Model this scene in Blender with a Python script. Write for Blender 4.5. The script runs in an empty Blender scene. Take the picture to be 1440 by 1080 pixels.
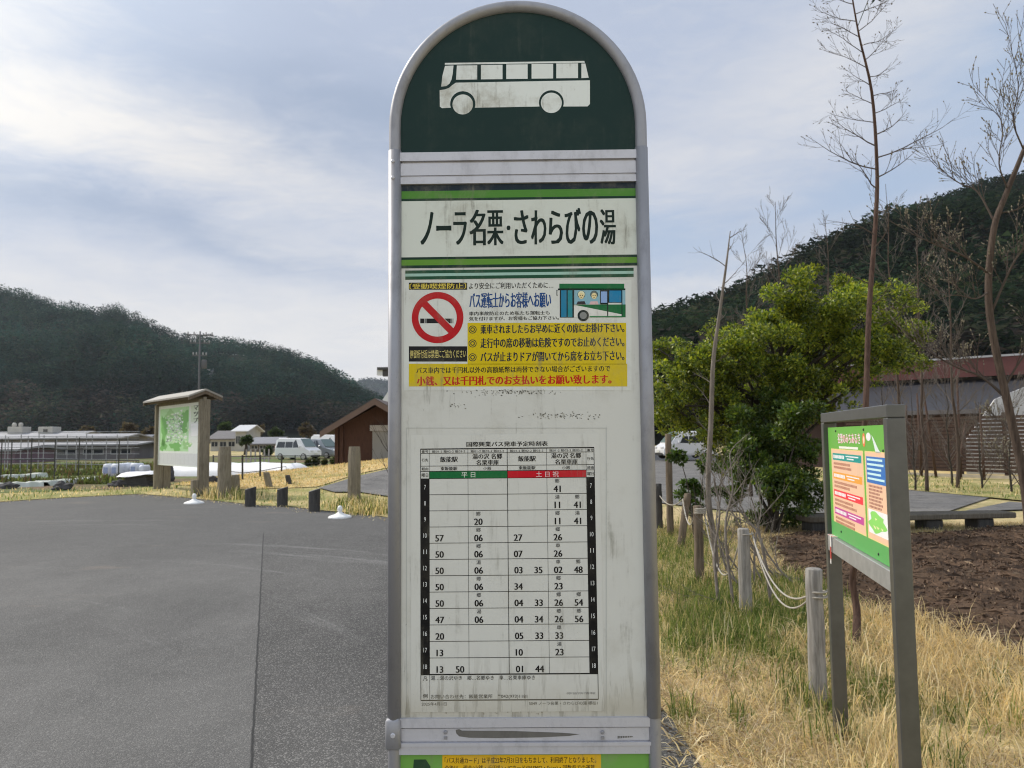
import bpy, math, random
import numpy as np
from mathutils import Matrix, Vector, noise

SC = bpy.context.scene
COL = SC.collection
rad = math.radians

# ------------------------------------------------------------------ camera
F, CAMH, PITCH, ROLL = 1050.0, 1.55, 4.1, -0.57
cam = bpy.data.cameras.new('camera')
cam.sensor_width = 36.0
cam.lens = 36.0 * F / 1440.0
cam.clip_start, cam.clip_end = 0.05, 12000
cam.dof.use_dof = True
cam.dof.focus_distance = 1.28
cam.dof.aperture_fstop = 14.0
camo = bpy.data.objects.new('camera', cam)
COL.objects.link(camo)
camo.location = (0, 0, CAMH)
RM = Matrix.Rotation(rad(90 + PITCH), 3, 'X') @ Matrix.Rotation(rad(ROLL), 3, 'Z')
camo.rotation_euler = RM.to_euler()
SC.camera = camo

# ------------------------------------------------------------------ exposure, sun, sky
SC.view_settings.view_transform = 'Standard'
SC.view_settings.look = 'None'
SC.view_settings.exposure = 0.0
SC.view_settings.gamma = 1.0
SC.cycles.use_denoising = True
SC.cycles.filter_width = 1.1
SC.cycles.sample_clamp_indirect = 4.0
SC.cycles.max_bounces = 6
SC.cycles.transparent_max_bounces = 8
SUN_AZ, SUN_EL = -62.0, 42.0          # azimuth from straight ahead (+Y), negative = to the left
sun = bpy.data.lights.new('sun', 'SUN')
sun.energy = 3.6
sun.angle = rad(7)
sun.color = (1.0, 0.93, 0.82)
suno = bpy.data.objects.new('sun', sun)
COL.objects.link(suno)
sd = Vector((math.sin(rad(SUN_AZ)) * math.cos(rad(SUN_EL)), math.cos(rad(SUN_AZ)) * math.cos(rad(SUN_EL)), math.sin(rad(SUN_EL))))
suno.rotation_euler = sd.to_track_quat('Z', 'Y').to_euler()

world = bpy.data.worlds.new('World')
SC.world = world
world.use_nodes = True


class NT:
    """tiny helper to write node trees as expressions"""
    def __init__(s, nt):
        s.nt = nt
        s.n = nt.nodes
        s.l = nt.links

    def put(s, sock, v):
        if hasattr(v, 'is_linked') or isinstance(v, bpy.types.NodeSocket):
            s.l.new(v, sock)
        elif v is not None:
            if hasattr(sock.default_value, '__len__') and not hasattr(v, '__len__'):
                v = [v] * len(sock.default_value)
            if hasattr(v, '__len__') and len(v) == 3 and len(sock.default_value) == 4:
                v = (*v, 1)
            sock.default_value = v

    def m(s, op, a, b=None, c=None, clamp=False):
        n = s.n.new('ShaderNodeMath')
        n.operation = op
        n.use_clamp = clamp
        s.put(n.inputs[0], a)
        if b is not None: s.put(n.inputs[1], b)
        if c is not None: s.put(n.inputs[2], c)
        return n.outputs[0]

    def mix(s, f, a, b, mode='MIX'):
        n = s.n.new('ShaderNodeMix')
        n.data_type = 'RGBA'
        n.blend_type = mode
        s.put(n.inputs[0], f)
        s.put(n.inputs[6], a)
        s.put(n.inputs[7], b)
        return n.outputs[2]

    def noise(s, vec, scale, detail=4, rough=0.55, dist=0.0):
        n = s.n.new('ShaderNodeTexNoise')
        if vec is not None: s.l.new(vec, n.inputs['Vector'])
        n.inputs['Scale'].default_value = scale
        n.inputs['Detail'].default_value = detail
        n.inputs['Roughness'].default_value = rough
        n.inputs['Distortion'].default_value = dist
        return n.outputs[0]

    def step(s, x, a, b, lo=0.0, hi=1.0):
        n = s.n.new('ShaderNodeMapRange')
        n.interpolation_type = 'SMOOTHSTEP'
        s.put(n.inputs[0], x)
        n.inputs[1].default_value = a
        n.inputs[2].default_value = b
        n.inputs[3].default_value = lo
        n.inputs[4].default_value = hi
        return n.outputs[0]

    def sep(s, v):
        n = s.n.new('ShaderNodeSeparateXYZ')
        s.l.new(v, n.inputs[0])
        return n.outputs

    def comb(s, x, y, z):
        n = s.n.new('ShaderNodeCombineXYZ')
        for i, v in enumerate((x, y, z)): s.put(n.inputs[i], v)
        return n.outputs[0]

    def mapping(s, v, scale=(1, 1, 1), loc=(0, 0, 0), rot=(0, 0, 0)):
        n = s.n.new('ShaderNodeMapping')
        s.l.new(v, n.inputs[0])
        n.inputs['Scale'].default_value = scale
        n.inputs['Location'].default_value = loc
        n.inputs['Rotation'].default_value = rot
        return n.outputs[0]

    def coord(s, which='Object'):
        n = s.n.new('ShaderNodeTexCoord')
        return n.outputs[which]


def srgb(r, g, b):
    return tuple((v / 12.92 if v <= 0.04045 else ((v + 0.055) / 1.055) ** 2.4) for v in (r / 255, g / 255, b / 255))


def build_sky():
    t = NT(world.node_tree)
    bg = t.n['Background']
    sky = t.n.new('ShaderNodeTexSky')
    sky.sky_type = 'NISHITA'
    sky.sun_disc = False
    sky.sun_elevation = rad(SUN_EL)
    sky.sun_rotation = rad(SUN_AZ)
    sky.air_density = 1.0
    sky.dust_density = 1.5
    d = t.coord('Generated')
    x, y, z = t.sep(d)
    az = t.m('ARCTAN2', x, y)
    el = t.m('ARCSINE', z)
    # wisps: noise on (az, el), stretched along the horizon
    flat = t.comb(t.m('MULTIPLY', az, 1.0), t.m('MULTIPLY', el, 3.2), 0.37)
    w1 = t.m('SUBTRACT', t.noise(flat, 2.4, 6, 0.6, 0.4), 0.5)
    w2 = t.m('SUBTRACT', t.noise(t.mapping(flat, (1, 1, 1), (4.1, 2.2, 1)), 5.5, 7, 0.62, 0.6), 0.5)
    w3 = t.m('SUBTRACT', t.noise(t.mapping(flat, (1, 1, 1), (9.1, 7.2, 3)), 14, 8, 0.65, 0.8), 0.5)
    azw = t.m('ADD', az, t.m('MULTIPLY', w1, 0.25))
    elw = t.m('ADD', el, t.m('ADD', t.m('MULTIPLY', w1, 0.13), t.m('MULTIPLY', w2, 0.08)))

    def blob(ca, ce, sa, se, slope=0.0):
        da = t.m('SUBTRACT', azw, ca)
        de = t.m('SUBTRACT', t.m('SUBTRACT', elw, ce), t.m('MULTIPLY', da, slope))
        q = t.m('ADD', t.m('POWER', t.m('ABSOLUTE', t.m('DIVIDE', da, sa)), 2.0), t.m('POWER', t.m('ABSOLUTE', t.m('DIVIDE', de, se)), 2.0))
        return t.m('EXPONENT', t.m('MULTIPLY', q, -1.0))
    # cloud brightness: thin bright sheets
    bright = None
    for b, k in ((blob(-0.50, 0.365, 0.42, 0.050, -0.13), 0.95), (blob(-0.72, 0.50, 0.17, 0.22), 0.9),
                 (blob(-0.12, 0.25, 0.30, 0.035, -0.12), 0.55), (blob(0.42, 0.43, 0.32, 0.085, 0.45), 0.62),
                 (blob(0.20, 0.34, 0.16, 0.06, 0.2), 0.55), (blob(0.30, 0.215, 0.20, 0.022), 0.7),
                 (t.step(elw, 0.30, 0.13), 0.95)):
        v = t.m('MULTIPLY', b, k)
        bright = v if bright is None else t.m('MAXIMUM', bright, v)
    bright = t.m('ADD', bright, t.m('ADD', t.m('MULTIPLY', w2, 0.75), t.m('MULTIPLY', w3, 0.5)), clamp=True)
    dark = t.m('MAXIMUM', t.m('MULTIPLY', blob(-0.20, 0.40, 0.26, 0.075, -0.05), 0.85),
               t.m('MULTIPLY', blob(-0.52, 0.275, 0.38, 0.035, -0.1), 0.7))
    dark = t.m('MULTIPLY', dark, t.m('SUBTRACT', 1.0, bright), clamp=True)
    blue = t.m('MAXIMUM', blob(0.20, 0.25, 0.17, 0.045), t.m('MAXIMUM', blob(0.62, 0.38, 0.14, 0.10), blob(0.47, 0.28, 0.14, 0.04)))
    blue = t.m('MULTIPLY', blue, t.m('SUBTRACT', 1.0, t.m('MULTIPLY', bright, 0.7)), clamp=True)
    k = 10.0
    base = tuple(v * k for v in srgb(189, 200, 221))
    white = tuple(v * k for v in srgb(238, 236, 235))
    grey = tuple(v * k for v in srgb(163, 178, 202))
    c = t.mix(bright, base, white)
    c = t.mix(dark, c, grey)
    c = t.mix(t.m('MULTIPLY', blue, 0.75), c, tuple(v * k for v in srgb(172, 194, 222)))
    # sunward glow, plus added warm fill in the unseen sky overhead and behind
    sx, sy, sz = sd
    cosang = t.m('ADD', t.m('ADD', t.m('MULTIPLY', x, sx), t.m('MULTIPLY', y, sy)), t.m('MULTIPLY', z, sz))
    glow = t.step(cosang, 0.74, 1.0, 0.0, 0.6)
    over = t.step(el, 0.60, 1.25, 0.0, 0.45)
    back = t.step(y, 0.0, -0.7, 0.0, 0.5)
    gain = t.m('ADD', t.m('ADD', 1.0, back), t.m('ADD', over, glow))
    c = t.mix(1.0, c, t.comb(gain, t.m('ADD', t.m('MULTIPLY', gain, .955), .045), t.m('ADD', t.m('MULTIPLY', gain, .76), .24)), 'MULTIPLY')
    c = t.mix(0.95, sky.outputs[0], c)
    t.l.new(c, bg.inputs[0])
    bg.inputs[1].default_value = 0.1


build_sky()


# ------------------------------------------------------------------ pixel <-> place
def ray(px, py):
    return RM @ Vector(((px - 720) / F, -(py - 540) / F, -1))


def at(px, py, Y):
    r = ray(px, py)
    return Vector((0, 0, CAMH)) + r * (Y / r.y)


def sstep(a, b, x):
    t = min(1.0, max(0.0, (x - a) / (b - a)))
    return t * t * (3 - 2 * t)


def ground_h(x, y):
    """height of the ground: flat, but for the straw bank on the left behind the asphalt"""
    top = 0.0
    if x < 5 and y > 16:
        crest = max(0.0, min(0.9, 0.06 + (x + 11.4) * 0.105))
        top = crest * sstep(19, 30, y)
        if x < -6.5:
            top *= 1 - sstep(31, 36, y)
        top *= 1 - sstep(1, 5, x)
        top *= 1 - sstep(45, 55, y)
    return top


def gp(px, py):
    """where the ray through a pixel meets the ground"""
    r = ray(px, py)
    o = Vector((0, 0, CAMH))
    a = 2.0
    prev = a
    while a < 3000:
        p = o + r * a
        if p.z < ground_h(p.x, p.y):
            lo, hi = prev, a
            for _ in range(20):
                mid = (lo + hi) / 2
                q = o + r * mid
                if q.z < ground_h(q.x, q.y): hi = mid
                else: lo = mid
            q = o + r * hi
            return Vector((q.x, q.y, ground_h(q.x, q.y)))
        prev = a
        a *= 1.01
    return o + r * a


# ------------------------------------------------------------------ materials
MATS = {}


def mat(name, col, rough=0.8, metal=0.0, spec=0.5, var=0.0, scale=8.0, col2=None, thr=None, attr=False, bump=0.0, bscale=60.0,
        stretch=(1, 1, 1), detail=6, trans=0.0):
    """procedural principled material: base colour, noise variation towards col2, bump"""
    if name in MATS: return MATS[name]
    m = bpy.data.materials.new(name)
    m.use_nodes = True
    t = NT(m.node_tree)
    p = t.n['Principled BSDF']
    p.inputs['Roughness'].default_value = rough
    p.inputs['Metallic'].default_value = metal
    p.inputs['Specular IOR Level'].default_value = spec
    co = t.mapping(t.coord('Object'), stretch)
    if attr:
        a = t.n.new('ShaderNodeAttribute')
        a.attribute_name = 'Col'
        c = a.outputs['Color']
    else:
        c = (*col, 1)
    if var > 0:
        nz = t.noise(co, scale, detail, 0.6)
        if col2 is not None:
            f = t.step(nz, *(thr or (0.35, 0.7)))
            c = t.mix(t.m('MULTIPLY', f, var), c, (*col2, 1))
        else:
            g = t.m('ADD', t.m('MULTIPLY', t.m('SUBTRACT', nz, 0.5), 2.4 * var), 1.0)
            c = t.mix(1.0, c, t.comb(g, g, g), 'MULTIPLY')
    t.put(p.inputs['Base Color'], c)
    if bump > 0:
        b = t.n.new('ShaderNodeBump')
        b.inputs['Strength'].default_value = bump
        b.inputs['Distance'].default_value = 0.02
        t.l.new(t.noise(co, bscale, 5, 0.6), b.inputs['Height'])
        t.l.new(b.outputs[0], p.inputs['Normal'])
    if trans > 0:
        p.inputs['Transmission Weight'].default_value = trans
    MATS[name] = m
    return m


# ------------------------------------------------------------------ mesh builder
def translucent(m, f, tint=(1.15, 1.1, .85)):
    """thin leaves and blades let some light through"""
    t = NT(m.node_tree)
    p = t.n['Principled BSDF']
    tr = t.n.new('ShaderNodeBsdfTranslucent')
    src = p.inputs['Base Color'].links[0].from_socket
    t.l.new(t.mix(1.0, src, (*tint, 1), 'MULTIPLY'), tr.inputs[0])
    mx = t.n.new('ShaderNodeMixShader')
    mx.inputs[0].default_value = f
    t.l.new(p.outputs[0], mx.inputs[1])
    t.l.new(tr.outputs[0], mx.inputs[2])
    t.l.new(mx.outputs[0], t.n['Material Output'].inputs[0])


class MB:
    def __init__(s):
        s.v, s.f, s.c, s.m = [], [], [], []

    def add(s, verts, faces, col=(0.5, 0.5, 0.5), mi=0):
        o = len(s.v)
        s.v.extend([tuple(q) for q in verts])
        for f in faces:
            s.f.append([i + o for i in f])
            s.c.append(col)
            s.m.append(mi)

    def box(s, lo, hi, col=(0.5,) * 3, mi=0, M=None, bev=0.0):
        x0, y0, z0 = lo
        x1, y1, z1 = hi
        if bev > 0:
            b = bev
            prof = [(x0 + b, y0), (x1 - b, y0), (x1, y0 + b), (x1, y1 - b), (x1 - b, y1), (x0 + b, y1), (x0, y1 - b), (x0, y0 + b)]
            inn = [(x0 + b, y0 + b), (x1 - b, y0 + b), (x1 - b, y0 + b), (x1 - b, y1 - b), (x1 - b, y1 - b), (x0 + b, y1 - b), (x0 + b, y1 - b), (x0 + b, y0 + b)]
            vs = [(a, c, z0 + b) for a, c in prof] + [(a, c, z1 - b) for a, c in prof]
            vs += [((a + e) / 2 if 0 else e, (c + g) / 2 if 0 else g, z1) for (a, c), (e, g) in zip(prof, inn)]
            vs += [(e, g, z0) for e, g in inn]
            fs = [[i, (i + 1) % 8, 8 + (i + 1) % 8, 8 + i] for i in range(8)]
            fs += [[8 + i, 8 + (i + 1) % 8, 16 + (i + 1) % 8, 16 + i] for i in range(8)]
            fs += [[16, 18, 20, 22]]
            fs += [[24 + i, 24 + (i + 1) % 8, (i + 1) % 8, i] for i in range(8)]
            fs += [[30, 28, 26, 24]]
        else:
            vs = [(x0, y0, z0), (x1, y0, z0), (x1, y1, z0), (x0, y1, z0), (x0, y0, z1), (x1, y0, z1), (x1, y1, z1), (x0, y1, z1)]
            fs = [[0, 3, 2, 1], [4, 5, 6, 7], [0, 1, 5, 4], [1, 2, 6, 5], [2, 3, 7, 6], [3, 0, 4, 7]]
        if M is not None: vs = [M @ Vector(q) for q in vs]
        s.add(vs, fs, col, mi)

    def prism(s, outline, y0, y1, col=(0.5,) * 3, mi=0, M=None):
        """outline in local (x, z), counter-clockwise seen from -y; front at y0, back at y1"""
        n = len(outline)
        vs = [(a, y0, b) for a, b in outline] + [(a, y1, b) for a, b in outline]
        fs = [list(range(n)), list(range(2 * n - 1, n - 1, -1))]
        fs += [[(i + 1) % n, i, n + i, n + (i + 1) % n] for i in range(n)]
        if M is not None: vs = [M @ Vector(q) for q in vs]
        s.add(vs, fs, col, mi)

    def tube(s, pts, r, n=8, col=(0.5,) * 3, mi=0, cap=True, closed=False):
        pts = [Vector(p) for p in pts]
        k = len(pts)
        rr = r if hasattr(r, '__len__') else [r] * k
        vs, fs = [], []
        up = None
        for i, p in enumerate(pts):
            d = (pts[min(i + 1, k - 1)] - pts[max(i - 1, 0)])
            if d.length < 1e-9: d = Vector((0, 0, 1))
            d.normalize()
            if up is None:
                up = d.orthogonal().normalized()
            else:
                up = up - d * up.dot(d)
                if up.length < 1e-6: up = d.orthogonal()
                up.normalize()
            w = d.cross(up)
            for j in range(n):
                a = 2 * math.pi * j / n
                vs.append(p + (up * math.cos(a) + w * math.sin(a)) * rr[i])
        for i in range(k - 1):
            for j in range(n):
                fs.append([i * n + j, i * n + (j + 1) % n, (i + 1) * n + (j + 1) % n, (i + 1) * n + j])
        if cap:
            fs.append(list(range(n - 1, -1, -1)))
            fs.append(list(range((k - 1) * n, k * n)))
        s.add(vs, fs, col, mi)

    def lathe(s, prof, n=20, col=(0.5,) * 3, mi=0, M=None):
        """prof: (radius, z) from bottom to top"""
        vs, fs = [], []
        for r, z in prof:
            for j in range(n):
                a = 2 * math.pi * j / n
                vs.append((r * math.cos(a), r * math.sin(a), z))
        for i in range(len(prof) - 1):
            for j in range(n):
                fs.append([i * n + j, i * n + (j + 1) % n, (i + 1) * n + (j + 1) % n, (i + 1) * n + j])
        fs.append(list(range(n - 1, -1, -1)))
        fs.append(list(range((len(prof) - 1) * n, len(prof) * n)))
        if M is not None: vs = [M @ Vector(q) for q in vs]
        s.add(vs, fs, col, mi)

    def build(s, name, mats, parent=None, smooth=False, **tags):
        me = bpy.data.meshes.new(name)
        me.from_pydata(s.v, [], s.f)
        return finish(name, me, mats, parent, smooth, np.array(s.c, dtype=np.float32), s.m, tags)


def finish(name, me, mats, parent, smooth, cols, mis, tags):
    if not isinstance(mats, (list, tuple)): mats = [mats]
    for m in mats: me.materials.append(m)
    n = len(me.polygons)
    if cols is not None and len(cols) == n:
        a = me.attributes.new('Col', 'FLOAT_COLOR', 'FACE')
        a.data.foreach_set('color', np.concatenate([cols, np.ones((n, 1), np.float32)], 1).ravel())
    if mis is not None and len(mats) > 1:
        me.polygons.foreach_set('material_index', np.array(mis, dtype=np.int32))
    if smooth:
        me.polygons.foreach_set('use_smooth', np.ones(n, dtype=bool))
    me.update()
    o = bpy.data.objects.new(name, me)
    COL.objects.link(o)
    if parent is not None: o.parent = parent
    tag(o, **tags)
    return o


def np_mesh(name, V, faces_n, idx, mats, cols=None, parent=None, smooth=False, **tags):
    """mesh from arrays: V (n,3); faces all with faces_n corners, idx (m, faces_n)"""
    me = bpy.data.meshes.new(name)
    me.vertices.add(len(V))
    me.vertices.foreach_set('co', np.asarray(V, dtype=np.float32).ravel())
    m = len(idx)
    me.loops.add(m * faces_n)
    me.loops.foreach_set('vertex_index', np.asarray(idx, dtype=np.int32).ravel())
    me.polygons.add(m)
    me.polygons.foreach_set('loop_start', np.arange(0, m * faces_n, faces_n, dtype=np.int32))
    me.update(calc_edges=True)
    return finish(name, me, mats, parent, smooth, cols, None, tags)


def tag(o, label=None, cat=None, group=None, kind=None):
    if label: o['label'] = label
    if cat: o['category'] = cat
    if group: o['group'] = group
    if kind: o['kind'] = kind
    return o


def thing(name, loc, rotz=0.0, **tags):
    o = bpy.data.objects.new(name, None)
    COL.objects.link(o)
    o.empty_display_size = 0.2
    o.location = loc
    o.rotation_euler = (0, 0, rotz)
    return tag(o, **tags)


def dup(root, loc, rotz, **tags):
    """copy of a thing with copies of its parts and sub-parts"""
    r = root.copy()
    COL.objects.link(r)
    r.location = loc
    r.rotation_euler = (0, 0, rotz)
    for k in ('label', 'group'):
        if k in r and k in tags: del r[k]
    tag(r, **tags)
    for ch in list(root.children):
        c = ch.copy()
        COL.objects.link(c)
        c.parent = r
        for g in list(ch.children):
            e = g.copy()
            COL.objects.link(e)
            e.parent = c
    return r


# ------------------------------------------------------------------ printing on flat panels
def text_mesh(s, bold=0.0):
    c = bpy.data.curves.new('t', 'FONT')
    c.body = s
    c.offset = bold
    c.resolution_u = 3
    o = bpy.data.objects.new('t', c)
    m = o.to_mesh()
    v = [(q.co.x, q.co.y) for q in m.vertices]
    f = [list(p.vertices) for p in m.polygons]
    o.to_mesh_clear()
    bpy.data.objects.remove(o)
    bpy.data.curves.remove(c)
    return v, f


class Panel:
    """a vertical plane in the place; S turns a photo pixel into its own (u, v)"""
    def __init__(s, base, xdir):
        s.b = Vector(base)
        s.x = Vector((xdir[0], xdir[1], 0)).normalized()
        s.n = Vector((s.x.y, -s.x.x, 0))          # facing direction, local -y
        s.rot = math.atan2(s.x.y, s.x.x)

    def S(s, px, py):
        r = ray(px, py)
        o = Vector((0, 0, CAMH)) - s.b
        k = -o.dot(s.n) / r.dot(s.n)
        p = o + r * k
        return (p.dot(s.x), p.z)


class Print(MB):
    """flat print: every layer a hair in front of the one below"""
    DY = 0.00012

    def __init__(s, S, y0=0.0):
        super().__init__()
        s.S, s.y0 = S, y0

    def poly(s, pts, col, layer=0, px=True):
        q = [s.S(*p) for p in pts] if px else pts
        ar = sum(q[i][0] * q[(i + 1) % len(q)][1] - q[(i + 1) % len(q)][0] * q[i][1] for i in range(len(q)))
        if ar < 0: q = q[::-1]
        y = s.y0 - s.DY * (layer + 1)
        s.add([(a, y, b) for a, b in q], [list(range(len(q)))], col)

    def rect(s, x0, y0, x1, y1, col, layer=0):
        s.poly([(x0, y0), (x1, y0), (x1, y1), (x0, y1)], col, layer)

    def quadbox(s, x0, y0, x1, y1):
        """local axis-aligned box of a pixel box"""
        a, b, c, d = s.S(x0, y0), s.S(x1, y0), s.S(x1, y1), s.S(x0, y1)
        return ((a[0] + d[0]) / 2, (c[1] + d[1]) / 2, (b[0] + c[0]) / 2, (a[1] + b[1]) / 2)

    def disc(s, cx, cy, r, col, layer=0, ri=0.0, n=48, sx=1.0, a0=0, a1=360):
        u, v = s.S(cx, cy)
        u2, _ = s.S(cx + 10, cy)
        k = abs(u2 - u) / 10
        y = s.y0 - s.DY * (layer + 1)
        full = a1 - a0 == 360
        an = [rad(a0 + (a1 - a0) * i / n) for i in range(n if full else n + 1)]
        out = [(u + r * k * sx * math.cos(a), y, v + r * k * math.sin(a)) for a in an]
        if ri <= 0:
            s.add(out, [list(range(len(out)))], col)
        else:
            inn = [(u + ri * k * sx * math.cos(a), y, v + ri * k * math.sin(a)) for a in an]
            m = len(an)
            fs = [[i, (i + 1) % m, m + (i + 1) % m, m + i] for i in range(m if full else m - 1)]
            s.add(out + inn, fs, col)

    def text(s, t, x0, y0, x1, y1, col, layer=3, bold=0.0, local=False, ref=None):
        """fit the words to a box; extra weight by a thin offset and side-shifted second strikes; ref: width of these words instead of the own"""
        v, f = text_mesh(t, 0.0)
        if not v: return
        xs = [q[0] for q in v]
        ys = [q[1] for q in v]
        bx0, bx1, by0, by1 = min(xs), max(xs), min(ys), max(ys)
        if ref:
            rx = [q[0] for q in text_mesh(ref, 0.0)[0]]
            mid, half = (bx0 + bx1) / 2, (max(rx) - min(rx)) / 2
            bx0, bx1 = mid - half, mid + half
        u0, v0, u1, v1 = (x0, y0, x1, y1) if local else s.quadbox(x0, y0, x1, y1)
        e = bold * .9
        sx = (u1 - u0) / max(1e-6, bx1 - bx0 + 2 * e)
        sy = (v1 - v0) / max(1e-6, by1 - by0)
        for k, sh in enumerate((0.0, -1.0, 1.0) if e > .004 else (0.0, -.5, .5) if e > 0 else (0.0,)):
            y = s.y0 - s.DY * (layer + 1 + .18 * k)
            s.add([(u0 + (a - bx0 + e + sh * e) * sx, y, v0 + (b - by0) * sy) for a, b in v], f, col)


# ================================================================== THE SETTING
def asphalt_mat():
    m = bpy.data.materials.new('asphalt')
    m.use_nodes = True
    t = NT(m.node_tree)
    p = t.n['Principled BSDF']
    co = t.coord('Object')
    x, y, z = t.sep(co)
    # the seam between the old lighter surfacing and the coarser darker one runs along a line
    wob = t.m('MULTIPLY', t.m('SUBTRACT', t.noise(co, 6.0, 4, 0.6), 0.5), 0.025)
    side = t.m('ADD', t.m('ADD', x, t.m('MULTIPLY', y, 0.3264)), t.m('ADD', wob, 0.058))
    limit = t.step(y, 12.3, 12.9, 1.0, 0.0)
    newer = t.m('MULTIPLY', t.step(side, -0.01, 0.01), limit)
    crack = t.m('MULTIPLY', t.step(t.m('ABSOLUTE', side), 0.003, 0.012, 1.0, 0.0), limit)
    big = t.noise(t.mapping(co, (1, 0.55, 1), (0, 0, 0), (0, 0, 0.5)), 0.55, 5, 0.6)
    mid = t.noise(co, 3.0, 5, 0.65)
    fine = t.noise(co, 110.0, 3, 0.7)
    vor = t.n.new('ShaderNodeTexVoronoi')
    t.l.new(co, vor.inputs['Vector'])
    vor.inputs['Scale'].default_value = 140
    cell = t.sep(vor.outputs['Color'])[0]
    stone = t.step(cell, 0.72, 0.95)
    old = t.mix(t.step(big, 0.3, 0.7), (0.072, 0.070, 0.067, 1), (0.118, 0.114, 0.108, 1))
    new = t.mix(t.step(big, 0.35, 0.65), (0.030, 0.029, 0.028, 1), (0.080, 0.077, 0.073, 1))
    tan = t.m('MULTIPLY', t.step(t.noise(t.mapping(co, (0.5, 1, 1), (3, 8, 0)), 0.9, 5, 0.65), 0.60, 0.74), 0.45)
    c = t.mix(newer, old, new)
    far = t.step(t.m('ADD', y, t.m('MULTIPLY', big, 4.0)), 9.5, 15.5)
    c = t.mix(t.m('MULTIPLY', far, 0.75), c, (0.062, 0.061, 0.060, 1))
    c = t.mix(tan, c, (0.20, 0.155, 0.12, 1))
    # pale curved tyre scrubs
    rr = t.m('SQRT', t.m('ADD', t.m('POWER', t.m('ADD', x, 7.0), 2.0), t.m('POWER', t.m('SUBTRACT', y, 2.0), 2.0)))
    ring = t.step(t.noise(t.comb(t.m('MULTIPLY', rr, 1.4), t.m('MULTIPLY', x, 0.12), 0.0), 1.6, 5, 0.7), 0.56, 0.72)
    c = t.mix(t.m('MULTIPLY', ring, 0.38), c, (0.22, 0.215, 0.21, 1))
    blot = t.step(t.noise(t.mapping(co, (1, 1, 1), (5, 1, 0)), 1.1, 6, 0.7), 0.56, 0.70)
    c = t.mix(t.m('MULTIPLY', blot, 0.35), c, (0.060, 0.058, 0.056, 1))
    g = t.m('ADD', t.m('MULTIPLY', t.m('SUBTRACT', mid, 0.5), 0.5), 1.0)
    g = t.m('MULTIPLY', g, t.m('ADD', t.m('MULTIPLY', t.m('SUBTRACT', fine, 0.5), 1.8), 1.0))
    c = t.mix(1.0, c, t.comb(g, g, g), 'MULTIPLY')
    c = t.mix(t.m('MULTIPLY', stone, t.m('ADD', 0.26, t.m('MULTIPLY', newer, 0.14))), c, (0.40, 0.385, 0.36, 1))
    c = t.mix(crack, c, (0.018, 0.018, 0.018, 1))
    t.l.new(c, p.inputs['Base Color'])
    p.inputs['Roughness'].default_value = 0.85
    b = t.n.new('ShaderNodeBump')
    b.inputs['Strength'].default_value = 0.7
    b.inputs['Distance'].default_value = 0.006
    t.l.new(t.m('ADD', t.m('MULTIPLY', vor.outputs['Distance'], -1.0), t.m('MULTIPLY', fine, 0.5)), b.inputs['Height'])
    t.l.new(b.outputs[0], p.inputs['Normal'])
    return m


def earth_mat(name, cols, s1, s2, bump=0.6):
    """patchy ground: three colours mixed by two noises, plus a fine grain"""
    m = bpy.data.materials.new(name)
    m.use_nodes = True
    t = NT(m.node_tree)
    p = t.n['Principled BSDF']
    co = t.coord('Object')
    a = t.noise(co, s1, 6, 0.65)
    b_ = t.noise(t.mapping(co, (1, 1, 1), (7, 3, 1)), s2, 6, 0.65)
    f = t.noise(t.mapping(co, (1, 0.35, 1), (0, 0, 0), (0, 0, 0.7)), s2 * 14, 4, 0.7)
    c = t.mix(t.step(a, 0.40, 0.60), (*cols[0], 1), (*cols[1], 1))
    c = t.mix(t.step(b_, 0.50, 0.66), c, (*cols[2], 1))
    g = t.m('ADD', t.m('MULTIPLY', t.m('SUBTRACT', f, 0.5), 1.3), 1.0)
    c = t.mix(1.0, c, t.comb(g, g, g), 'MULTIPLY')
    t.l.new(c, p.inputs['Base Color'])
    p.inputs['Roughness'].default_value = 0.95
    p.inputs['Specular IOR Level'].default_value = 0.2
    b = t.n.new('ShaderNodeBump')
    b.inputs['Strength'].default_value = bump
    b.inputs['Distance'].default_value = 0.03
    t.l.new(f, b.inputs['Height'])
    t.l.new(b.outputs[0], p.inputs['Normal'])
    return m


STRAW = (0.56, 0.42, 0.20)
M_ground = earth_mat('ground_soil_and_grass', [(0.50, 0.39, 0.21), (0.27, 0.25, 0.10), (0.62, 0.49, 0.27)], 0.5, 1.3)
M_straw = earth_mat('cut_straw', [(0.56, 0.42, 0.20), (0.47, 0.36, 0.16), (0.30, 0.27, 0.10)], 0.35, 0.6)
M_lawn = earth_mat('rough_lawn', [(0.42, 0.34, 0.16), (0.25, 0.24, 0.08), (0.17, 0.19, 0.055)], 0.45, 0.8)
M_soil = earth_mat('dark_soil', [(0.095, 0.060, 0.038), (0.14, 0.090, 0.058), (0.060, 0.040, 0.028)], 1.6, 4.0, 1.0)
M_field = earth_mat('crop_field', [(0.10, 0.15, 0.04), (0.16, 0.11, 0.065), (0.085, 0.12, 0.035)], 0.25, 0.5)
M_asphalt = asphalt_mat()
M_path = earth_mat('path_surface', [(0.145, 0.141, 0.136), (0.18, 0.172, 0.164), (0.115, 0.111, 0.107)], 0.8, 2.0, 0.3)


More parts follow.
